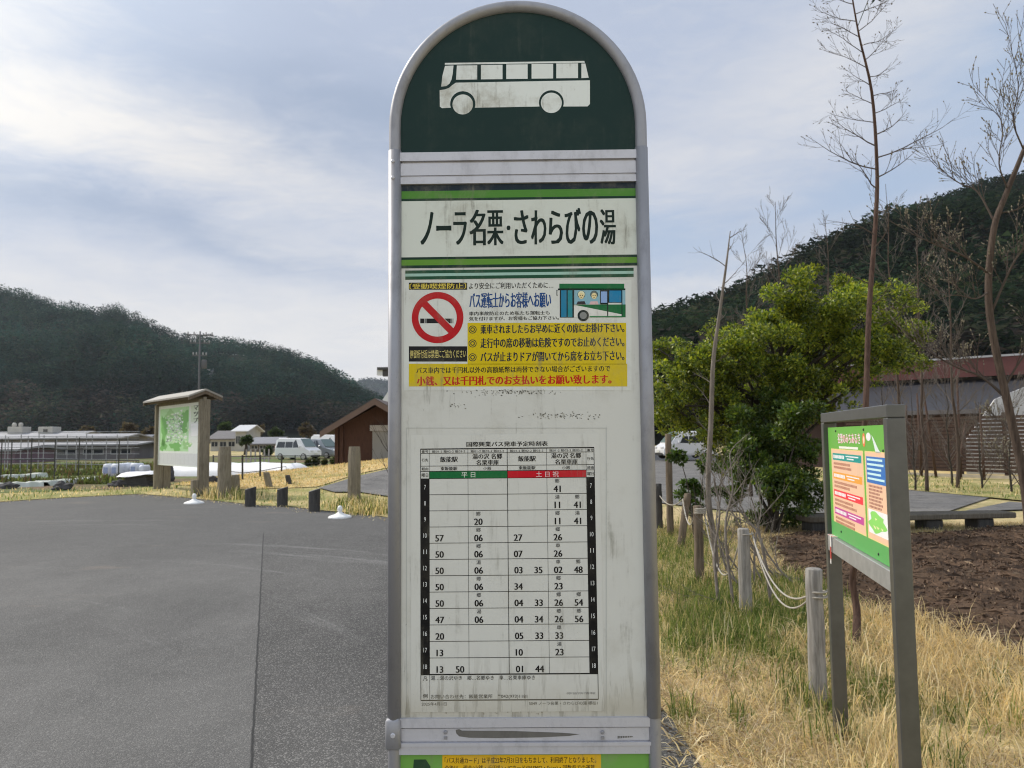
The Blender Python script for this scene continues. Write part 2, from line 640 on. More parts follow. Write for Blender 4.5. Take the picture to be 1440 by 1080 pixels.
def build_ground():
    xs = sorted(set([-3000, -2000, -1200, -700, -400, -250, -150, -100, -70] + list(np.arange(-50, 50.1, 1.0)) + [70, 100, 150, 250, 400, 700, 1200, 2000, 3000]))
    ys = sorted(set([-400, -100, -30] + list(np.arange(-10, 60.1, 1.0)) + [70, 85, 100, 130, 170, 230, 320, 450, 700, 1000, 1600, 2600, 3400]))
    V = [(x, y, ground_h(x, y) - 0.02) for y in ys for x in xs]
    n = len(xs)
    idx = [[j * n + i, j * n + i + 1, (j + 1) * n + i + 1, (j + 1) * n + i] for j in range(len(ys) - 1) for i in range(n - 1)]
    np_mesh('ground', V, 4, idx, M_ground, smooth=True, label='open ground of soil and rough grass', cat='ground', kind='structure')


def inside(poly, x, y):
    r = False
    n = len(poly)
    for i in range(n):
        x0, y0 = poly[i][0], poly[i][1]
        x1, y1 = poly[(i + 1) % n][0], poly[(i + 1) % n][1]
        if (y0 > y) != (y1 > y) and x < (x1 - x0) * (y - y0) / (y1 - y0) + x0: r = not r
    return r


def sheet(name, poly, off, m, cell=1.0, **tags):
    """a ground sheet laid over the ground: the outline is kept, the inside is cut into cells that follow the slope"""
    import bmesh
    bm = bmesh.new()
    bm.faces.new([bm.verts.new((p[0], p[1], 0)) for p in poly])
    lo = [min(p[i] for p in poly) for i in (0, 1)]
    hi = [max(p[i] for p in poly) for i in (0, 1)]
    for ax in (0, 1):
        k = lo[ax] + cell
        while k < hi[ax]:
            co, no = [0, 0, 0], [0, 0, 0]
            co[ax], no[ax] = k, 1
            bmesh.ops.bisect_plane(bm, geom=bm.verts[:] + bm.edges[:] + bm.faces[:], plane_co=co, plane_no=no)
            k += cell
    for v in bm.verts: v.co.z = ground_h(v.co.x, v.co.y) + off
    bmesh.ops.recalc_face_normals(bm, faces=bm.faces[:])
    for f in bm.faces:
        if f.normal.z < 0: f.normal_flip()
    me = bpy.data.meshes.new(name)
    bm.to_mesh(me)
    bm.free()
    return finish(name, me, m, None, False, None, None, dict(kind='structure', **tags))


build_ground()
P2 = lambda pts: [gp(*p)[:2] for p in pts]
ROAD_EDGE = [(0.95, -6), (0.90, 2), (0.86, 4.2), (0.72, 5.5), (0.3, 8), (-0.9, 11.5), (-1.9, 13.8)] + P2([(545, 728), (505, 722), (460, 719), (410, 713), (365, 711), (300, 704), (250, 699), (195, 695), (130, 698), (60, 702), (0, 706), (-120, 716), (-400, 740)]) + [(-20, 7), (-22, -6)]
sheet('road', ROAD_EDGE, 0.0, M_asphalt, 60, label='grey asphalt forecourt with a long seam', cat='road')
LAWN = P2([(545, 728), (505, 722), (460, 719), (410, 713), (365, 711), (300, 704), (250, 699), (195, 695), (130, 698), (60, 702), (0, 706), (-120, 716), (-120, 690), (0, 690), (100, 686), (240, 684), (330, 668), (430, 661), (545, 647), (640, 640), (640, 720)])
sheet('lawn', LAWN, 0.012, M_lawn, 1.0, label='strip of dry yellowish grass beyond the asphalt', cat='grass')
BANK = P2([(240, 683), (330, 668), (430, 659.5), (545, 646), (660, 640), (660, 652), (545, 659), (500, 668), (445, 686), (395, 688), (320, 690)])
sheet('straw_bank', BANK, 0.035, M_straw, 0.8, label='low bank covered in pale cut straw', cat='bank')
FOOT = P2([(448, 688), (500, 672), (548, 661), (620, 654), (640, 690), (545, 700), (505, 694), (470, 694)])
sheet('footpath', FOOT, 0.05, M_path, 0.8, label='grey path climbing the straw bank', cat='path')
FIELD = [(-70, 23), (-17, 22.6), (-12.6, 24), (-11, 33), (-9, 36), (-6, 70), (-75, 80)]
sheet('field', FIELD, 0.02, M_field, 4, label='vegetable field in strips of green and brown', cat='field')
RROAD = P2([(780, 655), (920, 640), (1010, 637), (1010, 655), (1090, 672), (1272, 689), (1395, 699), (1335, 719), (1160, 722), (1060, 722), (915, 706), (780, 700)])
sheet('side_road', RROAD, 0.008, M_path, 3, label='grey side road curving behind the bushes', cat='road')
sheet('footpath', P2([(1352, 720), (1420, 706), (1600, 718), (1700, 728), (1600, 728), (1440, 717)]), 0.012, M_path, 3, label='thin grey path running off past the end of the bench', cat='path')
VERGE = P2([(1240, 664), (1440, 684), (1700, 706), (1700, 722), (1600, 716), (1440, 705), (1272, 689), (1150, 678), (1160, 655)])
sheet('verge', VERGE, 0.02, M_lawn, 2, label='grass verge before the slat fence', cat='grass')


sheet('verge', [(13.2, 32), (19.6, 22.6), (24, 22), (27, 27), (16, 36.5)], 0.016, M_straw, 2, label='pale straw ground between the slat fence and the house', cat='ground')


def build_soil_bed():
    poly = P2([(1060, 758), (1150, 746), (1290, 752), (1440, 738), (1600, 745), (1680, 900), (1560, 960), (1440, 935), (1360, 905), (1290, 885), (1220, 868), (1160, 830), (1090, 800)])
    cx = [p[0] for p in poly]
    cy = [p[1] for p in poly]
    s = 0.06
    nx, ny = int((max(cx) - min(cx)) / s), int((max(cy) - min(cy)) / s)
    V, idm, idx = [], {}, []
    for j in range(ny + 1):
        for i in range(nx + 1):
            x, y = min(cx) + i * s, min(cy) + j * s
            if not inside(poly, x, y): continue
            e = 1e9
            for k in range(len(poly)):
                a, b = Vector(poly[k]), Vector(poly[(k + 1) % len(poly)])
                q = Vector((x, y)) - a
                ab = b - a
                tt = max(0, min(1, q.dot(ab) / ab.length_squared))
                e = min(e, (q - ab * tt).length)
            h = 0.16 * sstep(0, 1.3, e) * (0.6 + 0.8 * noise.noise(Vector((x * 0.8, y * 0.8, 3))))
            h += sstep(0, 0.5, e) * (0.07 * noise.noise(Vector((x * 2.6, y * 2.6, 1))) + 0.05 * noise.noise(Vector((x * 7, y * 7, 5))) + 0.03 * noise.noise(Vector((x * 15, y * 15, 9))))
            idm[(i, j)] = len(V)
            V.append((x, y, h + 0.015 - 0.05 * (1 - sstep(0, 0.25, e))))
    for (i, j), k in idm.items():
        q = [(i, j), (i + 1, j), (i + 1, j + 1), (i, j + 1)]
        if all(c in idm for c in q): idx.append([idm[c] for c in q])
    np_mesh('soil_bed', V, 4, idx, M_soil, smooth=True, label='mound of dark turned soil', cat='soil', kind='structure')
    # leaf litter and clods lying on the soil
    r = np.random.default_rng(5)
    VV, II, CC = [], [], []
    Va = np.array(V)
    pick = r.integers(0, len(Va), 16000)
    for k in pick:
        x, y, z = Va[k]
        x += r.uniform(-.03, .03)
        y += r.uniform(-.03, .03)
        a, L, w = r.uniform(0, 6.28), r.uniform(.010, .042), r.uniform(.003, .010)
        if r.random() < .22: L, w = r.uniform(.06, .25), .003
        dx, dy = math.cos(a), math.sin(a)
        t1, t2 = r.uniform(-.02, .035), r.uniform(-.01, .03)
        o = len(VV)
        VV += [(x - dx * L / 2, y - dy * L / 2, z + .012), (x + dy * w, y - dx * w, z + .014 + t2), (x + dx * L / 2, y + dy * L / 2, z + .014 + t1), (x - dy * w, y + dx * w, z + .014)]
        II.append([o, o + 1, o + 2, o + 3])
        q = r.random()
        CC.append((.27, .19, .12) if q < .07 else (.13, .080, .05) if q < .5 else (.07, .045, .03))
    np_mesh('leaf_litter', VV, 4, II, mat('litter', (.2, .15, .1), .9, attr=True), np.array(CC, np.float32), label='brown leaf litter and bits of straw on the soil', cat='litter', kind='stuff')


build_soil_bed()


# ------------------------------------------------------------------ hills and their forests
M_hill = mat('hill_floor', (0.022, 0.030, 0.018), 0.95, var=0.6, scale=0.02, col2=(0.035, 0.032, 0.022))
M_forest = mat('forest_foliage', (0.04, 0.07, 0.035), 0.9, attr=True, spec=0.05, var=.001)
translucent(M_forest, .45, (1, 1, 1))


def hill(name, ridge, Yr, Yb, Yback, drop, **tags):
    """ridge: (px, py) skyline of the tree tops; Yr(px) ridge distance; the slope falls to the valley floor at Yb"""
    pts = []
    for i in range(len(ridge) - 1):
        (x0, y0), (x1, y1) = ridge[i], ridge[i + 1]
        k = max(1, int(abs(x1 - x0) / 12))
        pts += [(x0 + (x1 - x0) * j / k, y0 + (y1 - y0) * j / k) for j in range(k)]
    pts.append(ridge[-1])
    T = 26
    V, idx = [], []
    for px, py in pts:
        top = at(px, py, Yr)
        top.z = max(0.5, top.z - drop)
        foot = at(px, 610, Yb)
        foot.z = -1
        for j in range(T):
            t = j / (T - 1)
            p = foot.lerp(top, t)
            p.z = -1 + (top.z + 1) * (t ** 0.85)
            a = math.sin(math.pi * min(1, t))
            p.z += a * 0.09 * top.z * noise.noise(Vector((p.x * 0.009, p.y * 0.009, 2.2))) * 2 + a * 3 * noise.noise(Vector((p.x * .03, p.y * .03, 7)))
            V.append(p)
        b = at(px, 610, Yback)
        b.z = -2
        V.append(top.lerp(b, 0.4) + Vector((0, 0, top.z * 0.1)))
        V.append(b)
    W = T + 2
    for i in range(len(pts) - 1):
        for j in range(W - 1):
            a = i * W + j
            idx.append([a, a + W, a + W + 1, a + 1])
    np_mesh(name, V, 4, idx, M_hill, smooth=True, kind='structure', **tags)
    return np.array(V).reshape(len(pts), W, 3), T


def forest(name, G, T, n, seed, hgt, tri, ntri, conifer, pal, **tags):
    """many trees on a hill, each a ragged crown of leaf-spray sized faces"""
    r = np.random.default_rng(seed)
    npts = G.shape[0]
    u = r.uniform(0, npts - 1.001, n)
    v = r.uniform(0.0, 1.0, n) ** .85 * (T - 1.001)
    # a closed row along the ridge so that the skyline is toothed
    ridge = int(n * 0.12)
    v[:ridge] = T - 1.01 - r.uniform(0, 1.2, ridge)
    i, j = u.astype(int), v.astype(int)
    fu, fv = (u - i)[:, None], (v - j)[:, None]
    B = (G[i, j] * (1 - fu) * (1 - fv) + G[i + 1, j] * fu * (1 - fv) + G[i, j + 1] * (1 - fu) * fv + G[i + 1, j + 1] * fu * fv)
    H = hgt * r.uniform(0.6, 1.25, n)
    isc = r.random(n) < conifer
    foot = (v < T * .10) & (r.random(n) < .55)
    isc &= ~foot
    base = np.array([pal[k] for k in r.choice(len(pal), n, p=[.34, .28, .2, .1, .08])])
    base[foot] = np.array([[.062, .052, .045], [.055, .05, .042], [.05, .058, .036]])[r.integers(0, 3, foot.sum())]
    low = np.array([noise.noise(Vector((a * .012, b * .012, seed))) + .6 * noise.noise(Vector((a * .04, b * .04, seed))) for a, b in B[:, :2]])
    base = base * r.uniform(0.62, 1.3, (n, 1)) * np.clip(1 + 1.1 * low, .45, 2.0)[:, None]
    k = ntri
    h = r.beta(1.1, 1.5, (n, k))                       # height in the crown
    ang = r.uniform(0, 2 * np.pi, (n, k))
    hh = np.where(isc[:, None], 0.18 + 0.82 * h, 0.30 + 0.62 * (0.5 - 0.5 * np.cos(np.pi * h)))
    con = (1 - h) * 0.24 + 0.015
    bro = 0.34 * np.sqrt(np.clip(1 - (2 * h - 1) ** 2, 0, 1)) + 0.04
    rr = np.where(isc[:, None], con, bro) * r.uniform(0.55, 1.1, (n, k))
    C = np.stack([B[:, None, 0] + rr * H[:, None] * np.cos(ang), B[:, None, 1] + rr * H[:, None] * np.sin(ang), B[:, None, 2] + hh * H[:, None]], -1)
    C = C.reshape(-1, 3)
    m = len(C)
    s = (tri * np.repeat(H / hgt, k) * np.where(np.repeat(isc, k), 1 - 0.6 * h.ravel(), 1.0))[:, None]
    out = np.stack([np.cos(ang).ravel(), np.sin(ang).ravel(), np.full(m, -0.25)], -1)
    d1 = out + r.normal(0, .45, (m, 3))
    d2 = np.stack([-np.sin(ang).ravel(), np.cos(ang).ravel(), np.zeros(m)], -1) + r.normal(0, .4, (m, 3))
    V = np.empty((m, 3, 3))
    V[:, 0] = C - d2 * s * .5
    V[:, 1] = C + d2 * s * .5
    V[:, 2] = C + d1 * s * .9 + np.array([0, 0, .25]) * s
    cols = (np.repeat(base, k, 0) * r.uniform(0.85, 1.18, (m, 1))).astype(np.float32)
    np_mesh(name, V.reshape(-1, 3), 3, np.arange(m * 3).reshape(-1, 3), M_forest, cols, kind='stuff', **tags)


DARK = [(.018, .046, .034), (.014, .040, .032), (.028, .058, .034), (.040, .062, .038), (.048, .052, .042)]
DARKR = [(.020, .036, .018), (.016, .032, .018), (.030, .046, .020), (.045, .050, .028), (.052, .046, .034)]
R_LEFT = [(-260, 352), (-120, 378), (0, 406), (40, 413), (80, 428), (110, 431), (135, 438), (165, 431), (185, 442), (250, 474), (330, 480), (400, 493), (450, 513), (490, 537), (530, 560), (580, 588), (640, 604)]
G1, T1 = hill('hill', R_LEFT, 800, 400, 1100, 15, label='long dark forested hill behind the fields', cat='hill')
forest('forest', G1, T1, 11000, 1, 18, 1.5, 84, 0.8, DARK, label='dense dark conifer forest on the long hill behind the fields', cat='forest')
R_RIGHT = [(800, 478), (850, 465), (915, 452), (960, 444), (1020, 428), (1045, 412), (1100, 386), (1180, 345), (1240, 320), (1300, 303), (1350, 284), (1440, 260), (1560, 225), (1700, 200)]
G2, T2 = hill('hill', R_RIGHT, 430, 130, 700, 10, label='steep wooded hill rising behind the slat fence', cat='hill')
forest('forest', G2, T2, 6500, 2, 15, 1.25, 100, 0.35, DARKR, label='mixed dark wood on the steep hill behind the slat fence', cat='forest')
R_FAR = [(380, 610), (440, 585), (480, 545), (500, 541), (520, 536), (535, 540), (560, 543), (620, 560), (700, 548), (800, 560), (900, 590), (960, 605)]
R_FAR = [(x, y - 5) for x, y in R_FAR]
G3, T3 = hill('hill', R_FAR, 3000, 2300, 3450, 10, label='far blue hill in the gap beyond the long hill', cat='hill')
forest('forest', G3, T3, 7000, 3, 18, 7, 14, 0.8, DARK, label='hazy blue forest on the far hill', cat='forest')


# ================================================================== BUS STOP SIGN
def C(r, g, b, k=1.45):
    return tuple(min(0.86, v * k) for v in srgb(r, g, b))


def print_mat(name, rough, grime, streak, seed, foot=0.0):
    """printed sheet: colours of the print, worn and dirtied by specks and rain streaks"""
    m = bpy.data.materials.new(name)
    m.use_nodes = True
    t = NT(m.node_tree)
    p = t.n['Principled BSDF']
    a = t.n.new('ShaderNodeAttribute')
    a.attribute_name = 'Col'
    co = t.coord('Object')
    c = a.outputs['Color']
    bl = t.noise(t.mapping(co, (1, 1, 1), (seed, 0, 0)), 9, 6, 0.7)
    sp = t.noise(t.mapping(co, (1, 1, 0.6), (0, seed, 0)), 130, 4, 0.65)
    st = t.noise(t.mapping(co, (1, 1, 0.10), (0, 0, seed)), 70, 5, 0.7)
    f = t.m('MULTIPLY', t.step(bl, 0.46, 0.75), grime)
    c = t.mix(f, c, (0.33, 0.30, 0.22, 1))
    f = t.m('MULTIPLY', t.m('MULTIPLY', t.step(st, 0.52, 0.72), t.step(bl, 0.42, 0.62)), streak)
    c = t.mix(f, c, (0.20, 0.19, 0.15, 1))
    f = t.m('MULTIPLY', t.m('MULTIPLY', t.step(sp, 0.66, 0.74), t.step(bl, 0.45, 0.6)), streak)
    c = t.mix(f, c, (0.10, 0.09, 0.07, 1))
    if foot > 0:        # splash stains along the foot of the board
        z = t.sep(co)[2]
        edge = t.m('ADD', z, t.m('MULTIPLY', t.m('SUBTRACT', bl, .5), .12))
        c = t.mix(t.m('MULTIPLY', t.step(edge, 1.165, 1.075), foot), c, (0.40, 0.35, 0.24, 1))
        c = t.mix(t.m('MULTIPLY', t.m('MULTIPLY', t.step(edge, 1.20, 1.10), t.step(st, .5, .62)), foot * .8), c, (0.22, 0.20, 0.15, 1))
    t.l.new(c, p.inputs['Base Color'])
    p.inputs['Roughness'].default_value = rough
    p.inputs['Specular IOR Level'].default_value = 0.18
    return m


def alu_mat(name, col, rough, metal, seed):
    m = bpy.data.materials.new(name)
    m.use_nodes = True
    t = NT(m.node_tree)
    p = t.n['Principled BSDF']
    co = t.coord('Object')
    bl = t.noise(t.mapping(co, (1, 1, .5), (seed, 0, 0)), 28, 6, 0.7)
    sp = t.noise(t.mapping(co, (1, 1, 1), (0, seed, 0)), 260, 4, 0.7)
    c = t.mix(t.m('MULTIPLY', t.step(bl, 0.48, 0.72), 0.35), (*col, 1), tuple(v * 0.55 for v in col) + (1,))
    c = t.mix(t.m('MULTIPLY', t.step(sp, 0.62, 0.72), 0.35), c, tuple(v * 0.4 for v in col) + (1,))
    t.l.new(c, p.inputs['Base Color'])
    p.inputs['Metallic'].default_value = metal
    t.l.new(t.step(bl, 0.2, 0.8, rough - .08, rough + .15), p.inputs['Roughness'])
    b = t.n.new('ShaderNodeBump')
    b.inputs['Strength'].default_value = 0.15
    b.inputs['Distance'].default_value = 0.001
    t.l.new(sp, b.inputs['Height'])
    t.l.new(b.outputs[0], p.inputs['Normal'])
    return m


M_alu = alu_mat('weathered_aluminium', (0.33, 0.33, 0.35), 0.48, 0.50, 1.0)
M_rail = alu_mat('aluminium_rail', (0.58, 0.58, 0.62), 0.48, 0.35, 5.0)
M_print = print_mat('printed_sheet', 0.42, 0.30, 0.60, 2.0, .55)
M_table = print_mat('printed_paper_sheet', 0.35, 0.14, 0.40, 6.0, .45)
M_name = print_mat('printed_name_sheet', 0.42, 0.55, 0.75, 9.0)
M_green = print_mat('dark_green_enamel', 0.40, 0.05, 0.12, 12.0)


def build_bus_stop():
    P = Panel((at(731, 618, 1.28).x, 1.28, 0), (math.cos(rad(-0.6)), math.sin(rad(-0.6))))
    S = P.S
    root = thing('bus_stop_sign', P.b, P.rot, label='tall bus stop sign with arched green head and timetable in a grey metal frame', cat='bus stop')
    uL, uR = S(555, 600)[0], S(910.5, 600)[0]
    uc, R = (uL + uR) / 2, (uR - uL) / 2
    vs = S(730, 176)[1]
    rt = 0.0105
    f = MB()
    path = [(uL, 0, 0.02), (uL, 0, vs * 0.5), (uL, 0, vs - 0.02)]
    path += [(uc - R * math.cos(math.pi * i / 40), 0, vs + R * math.sin(math.pi * i / 40)) for i in range(41)]
    path += [(uR, 0, vs - 0.02), (uR, 0, vs * 0.5), (uR, 0, 0.02)]
    f.tube(path, rt, 16)
    f.build('tube_frame', M_alu, root, True)
    # sleeves where the arch joins the uprights, and the lower brackets
    vj = S(554, 213)[1]
    for u in (uL, uR):
        s = MB()
        s.tube([(u, 0, S(0 + 554, 1010)[1]), (u, 0, vj)], rt + 0.0011, 16)
        s.build('sleeve', M_alu, root, True)
    bL = MB()
    v0, v1 = S(555, 1052)[1], S(555, 1008)[1]
    bL.box((uL - 0.0135, -0.0135, v0), (uL + 0.0125, 0.0125, v1), bev=0.004)
    bL = bL.build('joint_bracket', M_alu, root, True)
    sc = MB()
    for v in (S(555, 1030)[1],):
        sc.lathe([(0.0042, 0), (0.0042, 0.001), (0.003, 0.002)], 12, M=Matrix.Translation((uL, -0.0136, v)) @ Matrix.Rotation(rad(90), 4, 'X'))
    sc.build('screw', M_rail, bL)
    for v in (S(552, 230)[1], S(552, 253)[1]):
        sc = MB()
        sc.lathe([(0.0036, 0), (0.0036, 0.0012), (0.0022, 0.0024), (0.0008, 0.0024)], 6, M=Matrix.Translation((uL - 0.002, -rt - 0.0008, v)) @ Matrix.Rotation(rad(90), 4, 'X'))
        sc.build('screw', M_rail, root)
    iL, iR = uL + rt - 0.004, uR - rt + 0.004      # panel edges, tucked into the frame
    # dark green head
    Ri = (iR - iL) / 2
    v0 = S(728, 214)[1]
    m = MB()
    out = [(iL, v0), (iR, v0)] + [(uc + Ri * math.cos(math.pi * i / 40), vs + Ri * math.sin(math.pi * i / 40)) for i in range(41)]
    m.prism(out, -0.001, 0.003, C(26, 50, 46, 1.0))
    head = m.build('head_panel', M_green, root)
    e = Print(S, -0.001)
    W = C(196, 200, 196)
    Z = lambda a, b: (530 + a * .2778, b * .2778)
    e.poly([Z(345, 320), Z(1050, 310), Z(1052, 319), Z(344, 329)], W)
    e.poly([Z(*q) for q in ((345, 335), (388, 333), (384, 375), (378, 405), (368, 425), (352, 437), (326, 440), (332, 385))], W)
    for i, (a, b) in enumerate(((405, 508), (527, 636), (655, 763), (783, 892), (908, 1018))):
        y0, y1 = 333 - i * 2.5, 405 - i * 1.8
        e.poly([Z(a, y0), Z(b, y0 - 1), Z(b, y1 - 1), Z(a - (4 if i == 0 else 0), y1)], W)
    e.poly([Z(1035, 323), Z(1055, 323), Z(1072, 395), Z(1035, 397)], W)

    def arc(cx, cy, r, a0, a1, n=16):
        return [Z(cx + r * math.cos(rad(a0 + (a1 - a0) * i / n)), cy - r * math.sin(rad(a0 + (a1 - a0) * i / n))) for i in range(n + 1)]
    body = [Z(*q) for q in ((318, 458), (345, 454), (366, 446), (382, 432), (400, 420), (1078, 408), (1078, 528), (1066, 540))]
    body += arc(883, 521, 63, -18, 198) + arc(435, 527, 64, -18, 198) + [Z(330, 549), Z(319, 541)]
    e.poly(body, W)
    e.disc(530 + 435 * .2778, 530 * .2778, 52 * .2778, W)
    e.disc(530 + 883 * .2778, 522 * .2778, 53 * .2778, W)
    e.build('bus_emblem', print_mat('worn_white_paint', 0.45, 0.75, 0.9, 21.0), head)
    # aluminium rails under the head
    r = MB()
    yz = lambda y: S(728, y)[1]
    prof = [(214, 226, -0.006), (226, 229, 0.0), (229, 246, -0.004), (246, 248.5, -0.0015), (248.5, 258, -0.0045)]
    for a, b, y in prof:
        r.box((iL, y, yz(b) + .0001), (iR, 0.006, yz(a) - .0001))
    r.build('upper_rail', M_rail, root)
    # back board of the sign
    b = MB()
    b.box((iL, 0.0, yz(1009)), (iR, 0.004, yz(258.5)), C(181, 181, 175))
    b.build('back_board', M_print, root)
    # stop name panel
    n = Print(S, -0.0002)
    x0, x1 = 560, 897
    rows = [(258.5, 267, (22, 34, 44)), (267, 277.5, (70, 118, 46)), (277.5, 281, (22, 48, 36)), (281, 360, (184, 188, 180)), (360, 363.5, (20, 44, 34)),
            (363.5, 371.5, (84, 126, 44)), (371.5, 375.5, (18, 44, 36))]
    for a, bb, c in rows: n.poly([(iL, yz(a)), (iR, yz(a)), (iR, yz(bb)), (iL, yz(bb))], C(*c), 0, px=False)
    for a, bb, c in ((378.5, 383, (24, 66, 46)), (383, 387, (140, 172, 160)), (387, 391.5, (24, 66, 46))):
        n.poly([(S(570, a)[0], yz(a)), (S(891, a)[0], yz(a)), (S(891, a)[0], yz(bb)), (S(570, a)[0], yz(bb))], C(*c), 0, px=False)
    nm = n.build('name_panel', M_name, root)
    L = Print(S, -0.0004)
    INK = C(18, 36, 30, 1.1)
    K = 370 / 1440
    for ch, a, bb, c, d in (('ノ', 160, 233, 187, 367), ('ー', 247, 330, 262, 290), ('ラ', 340, 415, 188, 367), ('名', 428, 518, 175, 370), ('栗', 525, 615, 178, 370),
                            ('・', 632, 653, 262, 287), ('さ', 672, 752, 178, 363), ('わ', 765, 850, 178, 365), ('ら', 862, 940, 180, 362), ('び', 950, 1040, 165, 362),
                            ('の', 1045, 1133, 180, 362), ('湯', 1142, 1230, 172, 365)):
        L.text(ch, 550 + a * K, 250 + c * K, 550 + bb * K, 250 + d * K, INK, 0, 0.044)
    L.build('lettering', M_green, nm)
    # safety notice sticker
    q = Print(S, -0.0002)
    WH = C(188, 190, 184)
    YE, BK, RD, BL = C(184, 162, 10), C(22, 22, 24), C(160, 16, 24), C(14, 58, 112)
    q.rect(568, 394, 888, 549, WH, 0)
    q.rect(575, 397.5, 657, 407.5, BK, 1)
    q.text('〔受動喫煙防止〕', 576, 398.4, 655.5, 406.6, C(200, 180, 70), 2, .012)
    q.disc(615.4, 446.6, 36.3, RD, 3, ri=27)
    q.rect(591, 448, 637.5, 454.6, BK, 1)
    for k in (597, 598.8, 634, 636): q.rect(k, 448, k + .7, 454.6, WH, 2)
    q.poly([(592.5, 428), (599, 423), (638.5, 461), (632, 467)], WH, 2)
    q.poly([(593, 430.5), (600.5, 424), (639, 463), (631.5, 469)], RD, 4)
    q.rect(575, 487, 657, 508.5, BK, 1)
    q.text('停留所付近は禁煙にご協力ください', 576.5, 492, 655.5, 503.5, C(196, 182, 110), 2, .004)
    q.rect(657.5, 454, 880.5, 512.5, YE, 1)
    q.rect(575, 511.5, 882, 543.5, YE, 1)
    q.text('より安全にご利用いただくために…', 659.5, 397, 778, 406, BK, 2, .02)
    q.text('バス運転士からお客様へお願い', 660, 411, 775, 433, BL, 2, .055)
    q.text('車内事故防止のため私たち運転士も', 659.5, 437.6, 773, 443.2, BK, 2, .024)
    q.text('気を付けますが、お客様もご協力下さい。', 659.5, 444.8, 786, 450.4, BK, 2, .024)
    NV = C(16, 28, 46)
    for i, (a, bb, s_) in enumerate(((455.5, 468.5, '乗車されましたらお早めに近くの席にお掛け下さい。'), (474.5, 488.5, '走行中の席の移動は危険ですのでお止めください。'), (494, 508, 'バスが止まりドアが開いてから席をお立ち下さい。'))):
        cy = (a + bb) / 2 + 1.5
        q.disc(664.6, cy, 5.6, NV, 2, ri=4.6, n=24)
        q.disc(664.6, cy, 3.2, NV, 2, ri=2.0, n=24)
        q.text(s_, 675.5, a, 878, bb, NV, 2, .045)
    q.text('バス車内では千円札以外の高額紙幣は両替できない場合がございますので', 585.5, 515, 858, 524, BK, 2, .024)
    q.text('小銭、又は千円札でのお支払いをお願い致します。', 586, 528, 860, 541, C(165, 24, 18), 2, .05)
    # little drawing of a bus with two elderly passengers
    B = lambda a, bb: (780 + a * .0764, 390 + bb * .0764)
    br = lambda a, bb, c, d, col, l: q.poly([B(a, bb), B(c, bb), B(c, d), B(a, d)], col, l)
    GR, DK, SKY = C(22, 92, 52), C(16, 30, 30), C(120, 158, 170)
    br(85, 118, 1280, 225, GR, 2)
    br(60, 205, 1300, 238, DK, 2)
    br(30, 235, 60, 335, DK, 2)
    br(38, 243, 54, 326, WH, 3)
    br(95, 235, 360, 742, DK, 2)
    br(118, 240, 218, 735, C(30, 108, 140), 3)
    br(240, 240, 325, 735, C(30, 118, 128), 3)
    br(360, 238, 830, 500, SKY, 2)
    br(835, 240, 985, 500, DK, 2)
    br(850, 262, 965, 468, C(124, 150, 190), 3)
    br(985, 235, 1240, 470, DK, 2)
    br(1005, 245, 1225, 462, C(24, 110, 150), 3)
    br(1240, 240, 1300, 500, SKY, 2)
    q.poly([B(355, 505), B(1305, 500), B(1305, 735), B(1240, 735), B(1240, 685)], GR, 2)
    q.poly([B(355, 520), B(470, 530), B(1240, 685), B(1240, 738), B(355, 738)], C(196, 196, 190), 3)
    br(640, 712, 1240, 738, C(50, 110, 70), 4)
    br(965, 240, 985, 725, DK, 4)
    br(1230, 240, 1245, 720, DK, 4)
    wx, wy = B(525, 705)
    q.disc(wx, wy, 8, DK, 5, n=24)
    q.disc(wx, wy, 5, C(118, 120, 118), 6, n=24)
    for cx, hair, coat in ((490, C(214, 206, 170), C(46, 40, 44)), (725, C(90, 100, 96), C(190, 160, 160))):
        hx, hy = B(cx, 330)
        q.poly([B(cx - 90, 500), B(cx - 65, 445), B(cx + 60, 440), B(cx + 85, 500)], coat, 3)
        q.disc(hx, hy - 1.0, 5.4, DK, 3, n=20)
        q.disc(hx, hy - 1.2, 4.8, hair, 4, n=20)
        q.disc(hx, hy + 1.0, 4.4, C(206, 186, 140), 5, n=20, sx=.85)
        for sx_ in (-1.5, 1.5): q.disc(hx + sx_, hy + .4, 0.7, DK, 6, n=8)
        q.rect(hx - 1.1, hy + 3, hx + 1.1, hy + 3.5, DK, 6)
    q.build('notice_sticker', M_print, root)
    # faint outline of the acrylic timetable pocket, and old tape marks
    k = Print(S, -0.0002)
    G = C(160, 162, 158)
    for a in ((571, 601.5, 853, 602.4), (571, 601.5, 572, 1004), (852, 601.5, 853, 1004)): k.rect(*a, G, 0)
    r_ = random.Random(4)
    for cx, cy, w, n_ in ((700, 551, 70, 90), (790, 585, 45, 90), (640, 571, 28, 14), (745, 551, 40, 40), (700, 1000, 90, 30), (690, 955, 60, 70)):
        for _ in range(n_):
            x = cx + r_.gauss(0, w * .5)
            y = cy + r_.gauss(0, 2.2)
            w2, h2 = r_.uniform(.3, 1.6), r_.uniform(.3, 1.1)
            k.poly([(x - w2, y), (x - w2 * .2, y - h2), (x + w2, y - h2 * .2), (x + w2 * .3, y + h2)], C(*r_.choice(((86, 84, 76), (120, 118, 108), (64, 62, 58)))), 0)
    k.build('tape_residue', M_print, root)
    # timetable
    tl, tr, bl, br_ = S(591.5, 631), S(834, 629), S(592, 985), S(842.5, 983)
    u0, u1, w1, w0 = (tl[0] + bl[0]) / 2, (tr[0] + br_[0]) / 2, (tl[1] + tr[1]) / 2, (bl[1] + br_[1]) / 2
    FY = lambda y: w1 + (w0 - w1) * (y - 630.5) / (984.0 - 630.5)
    FX = lambda x: u0 + (u1 - u0) * x
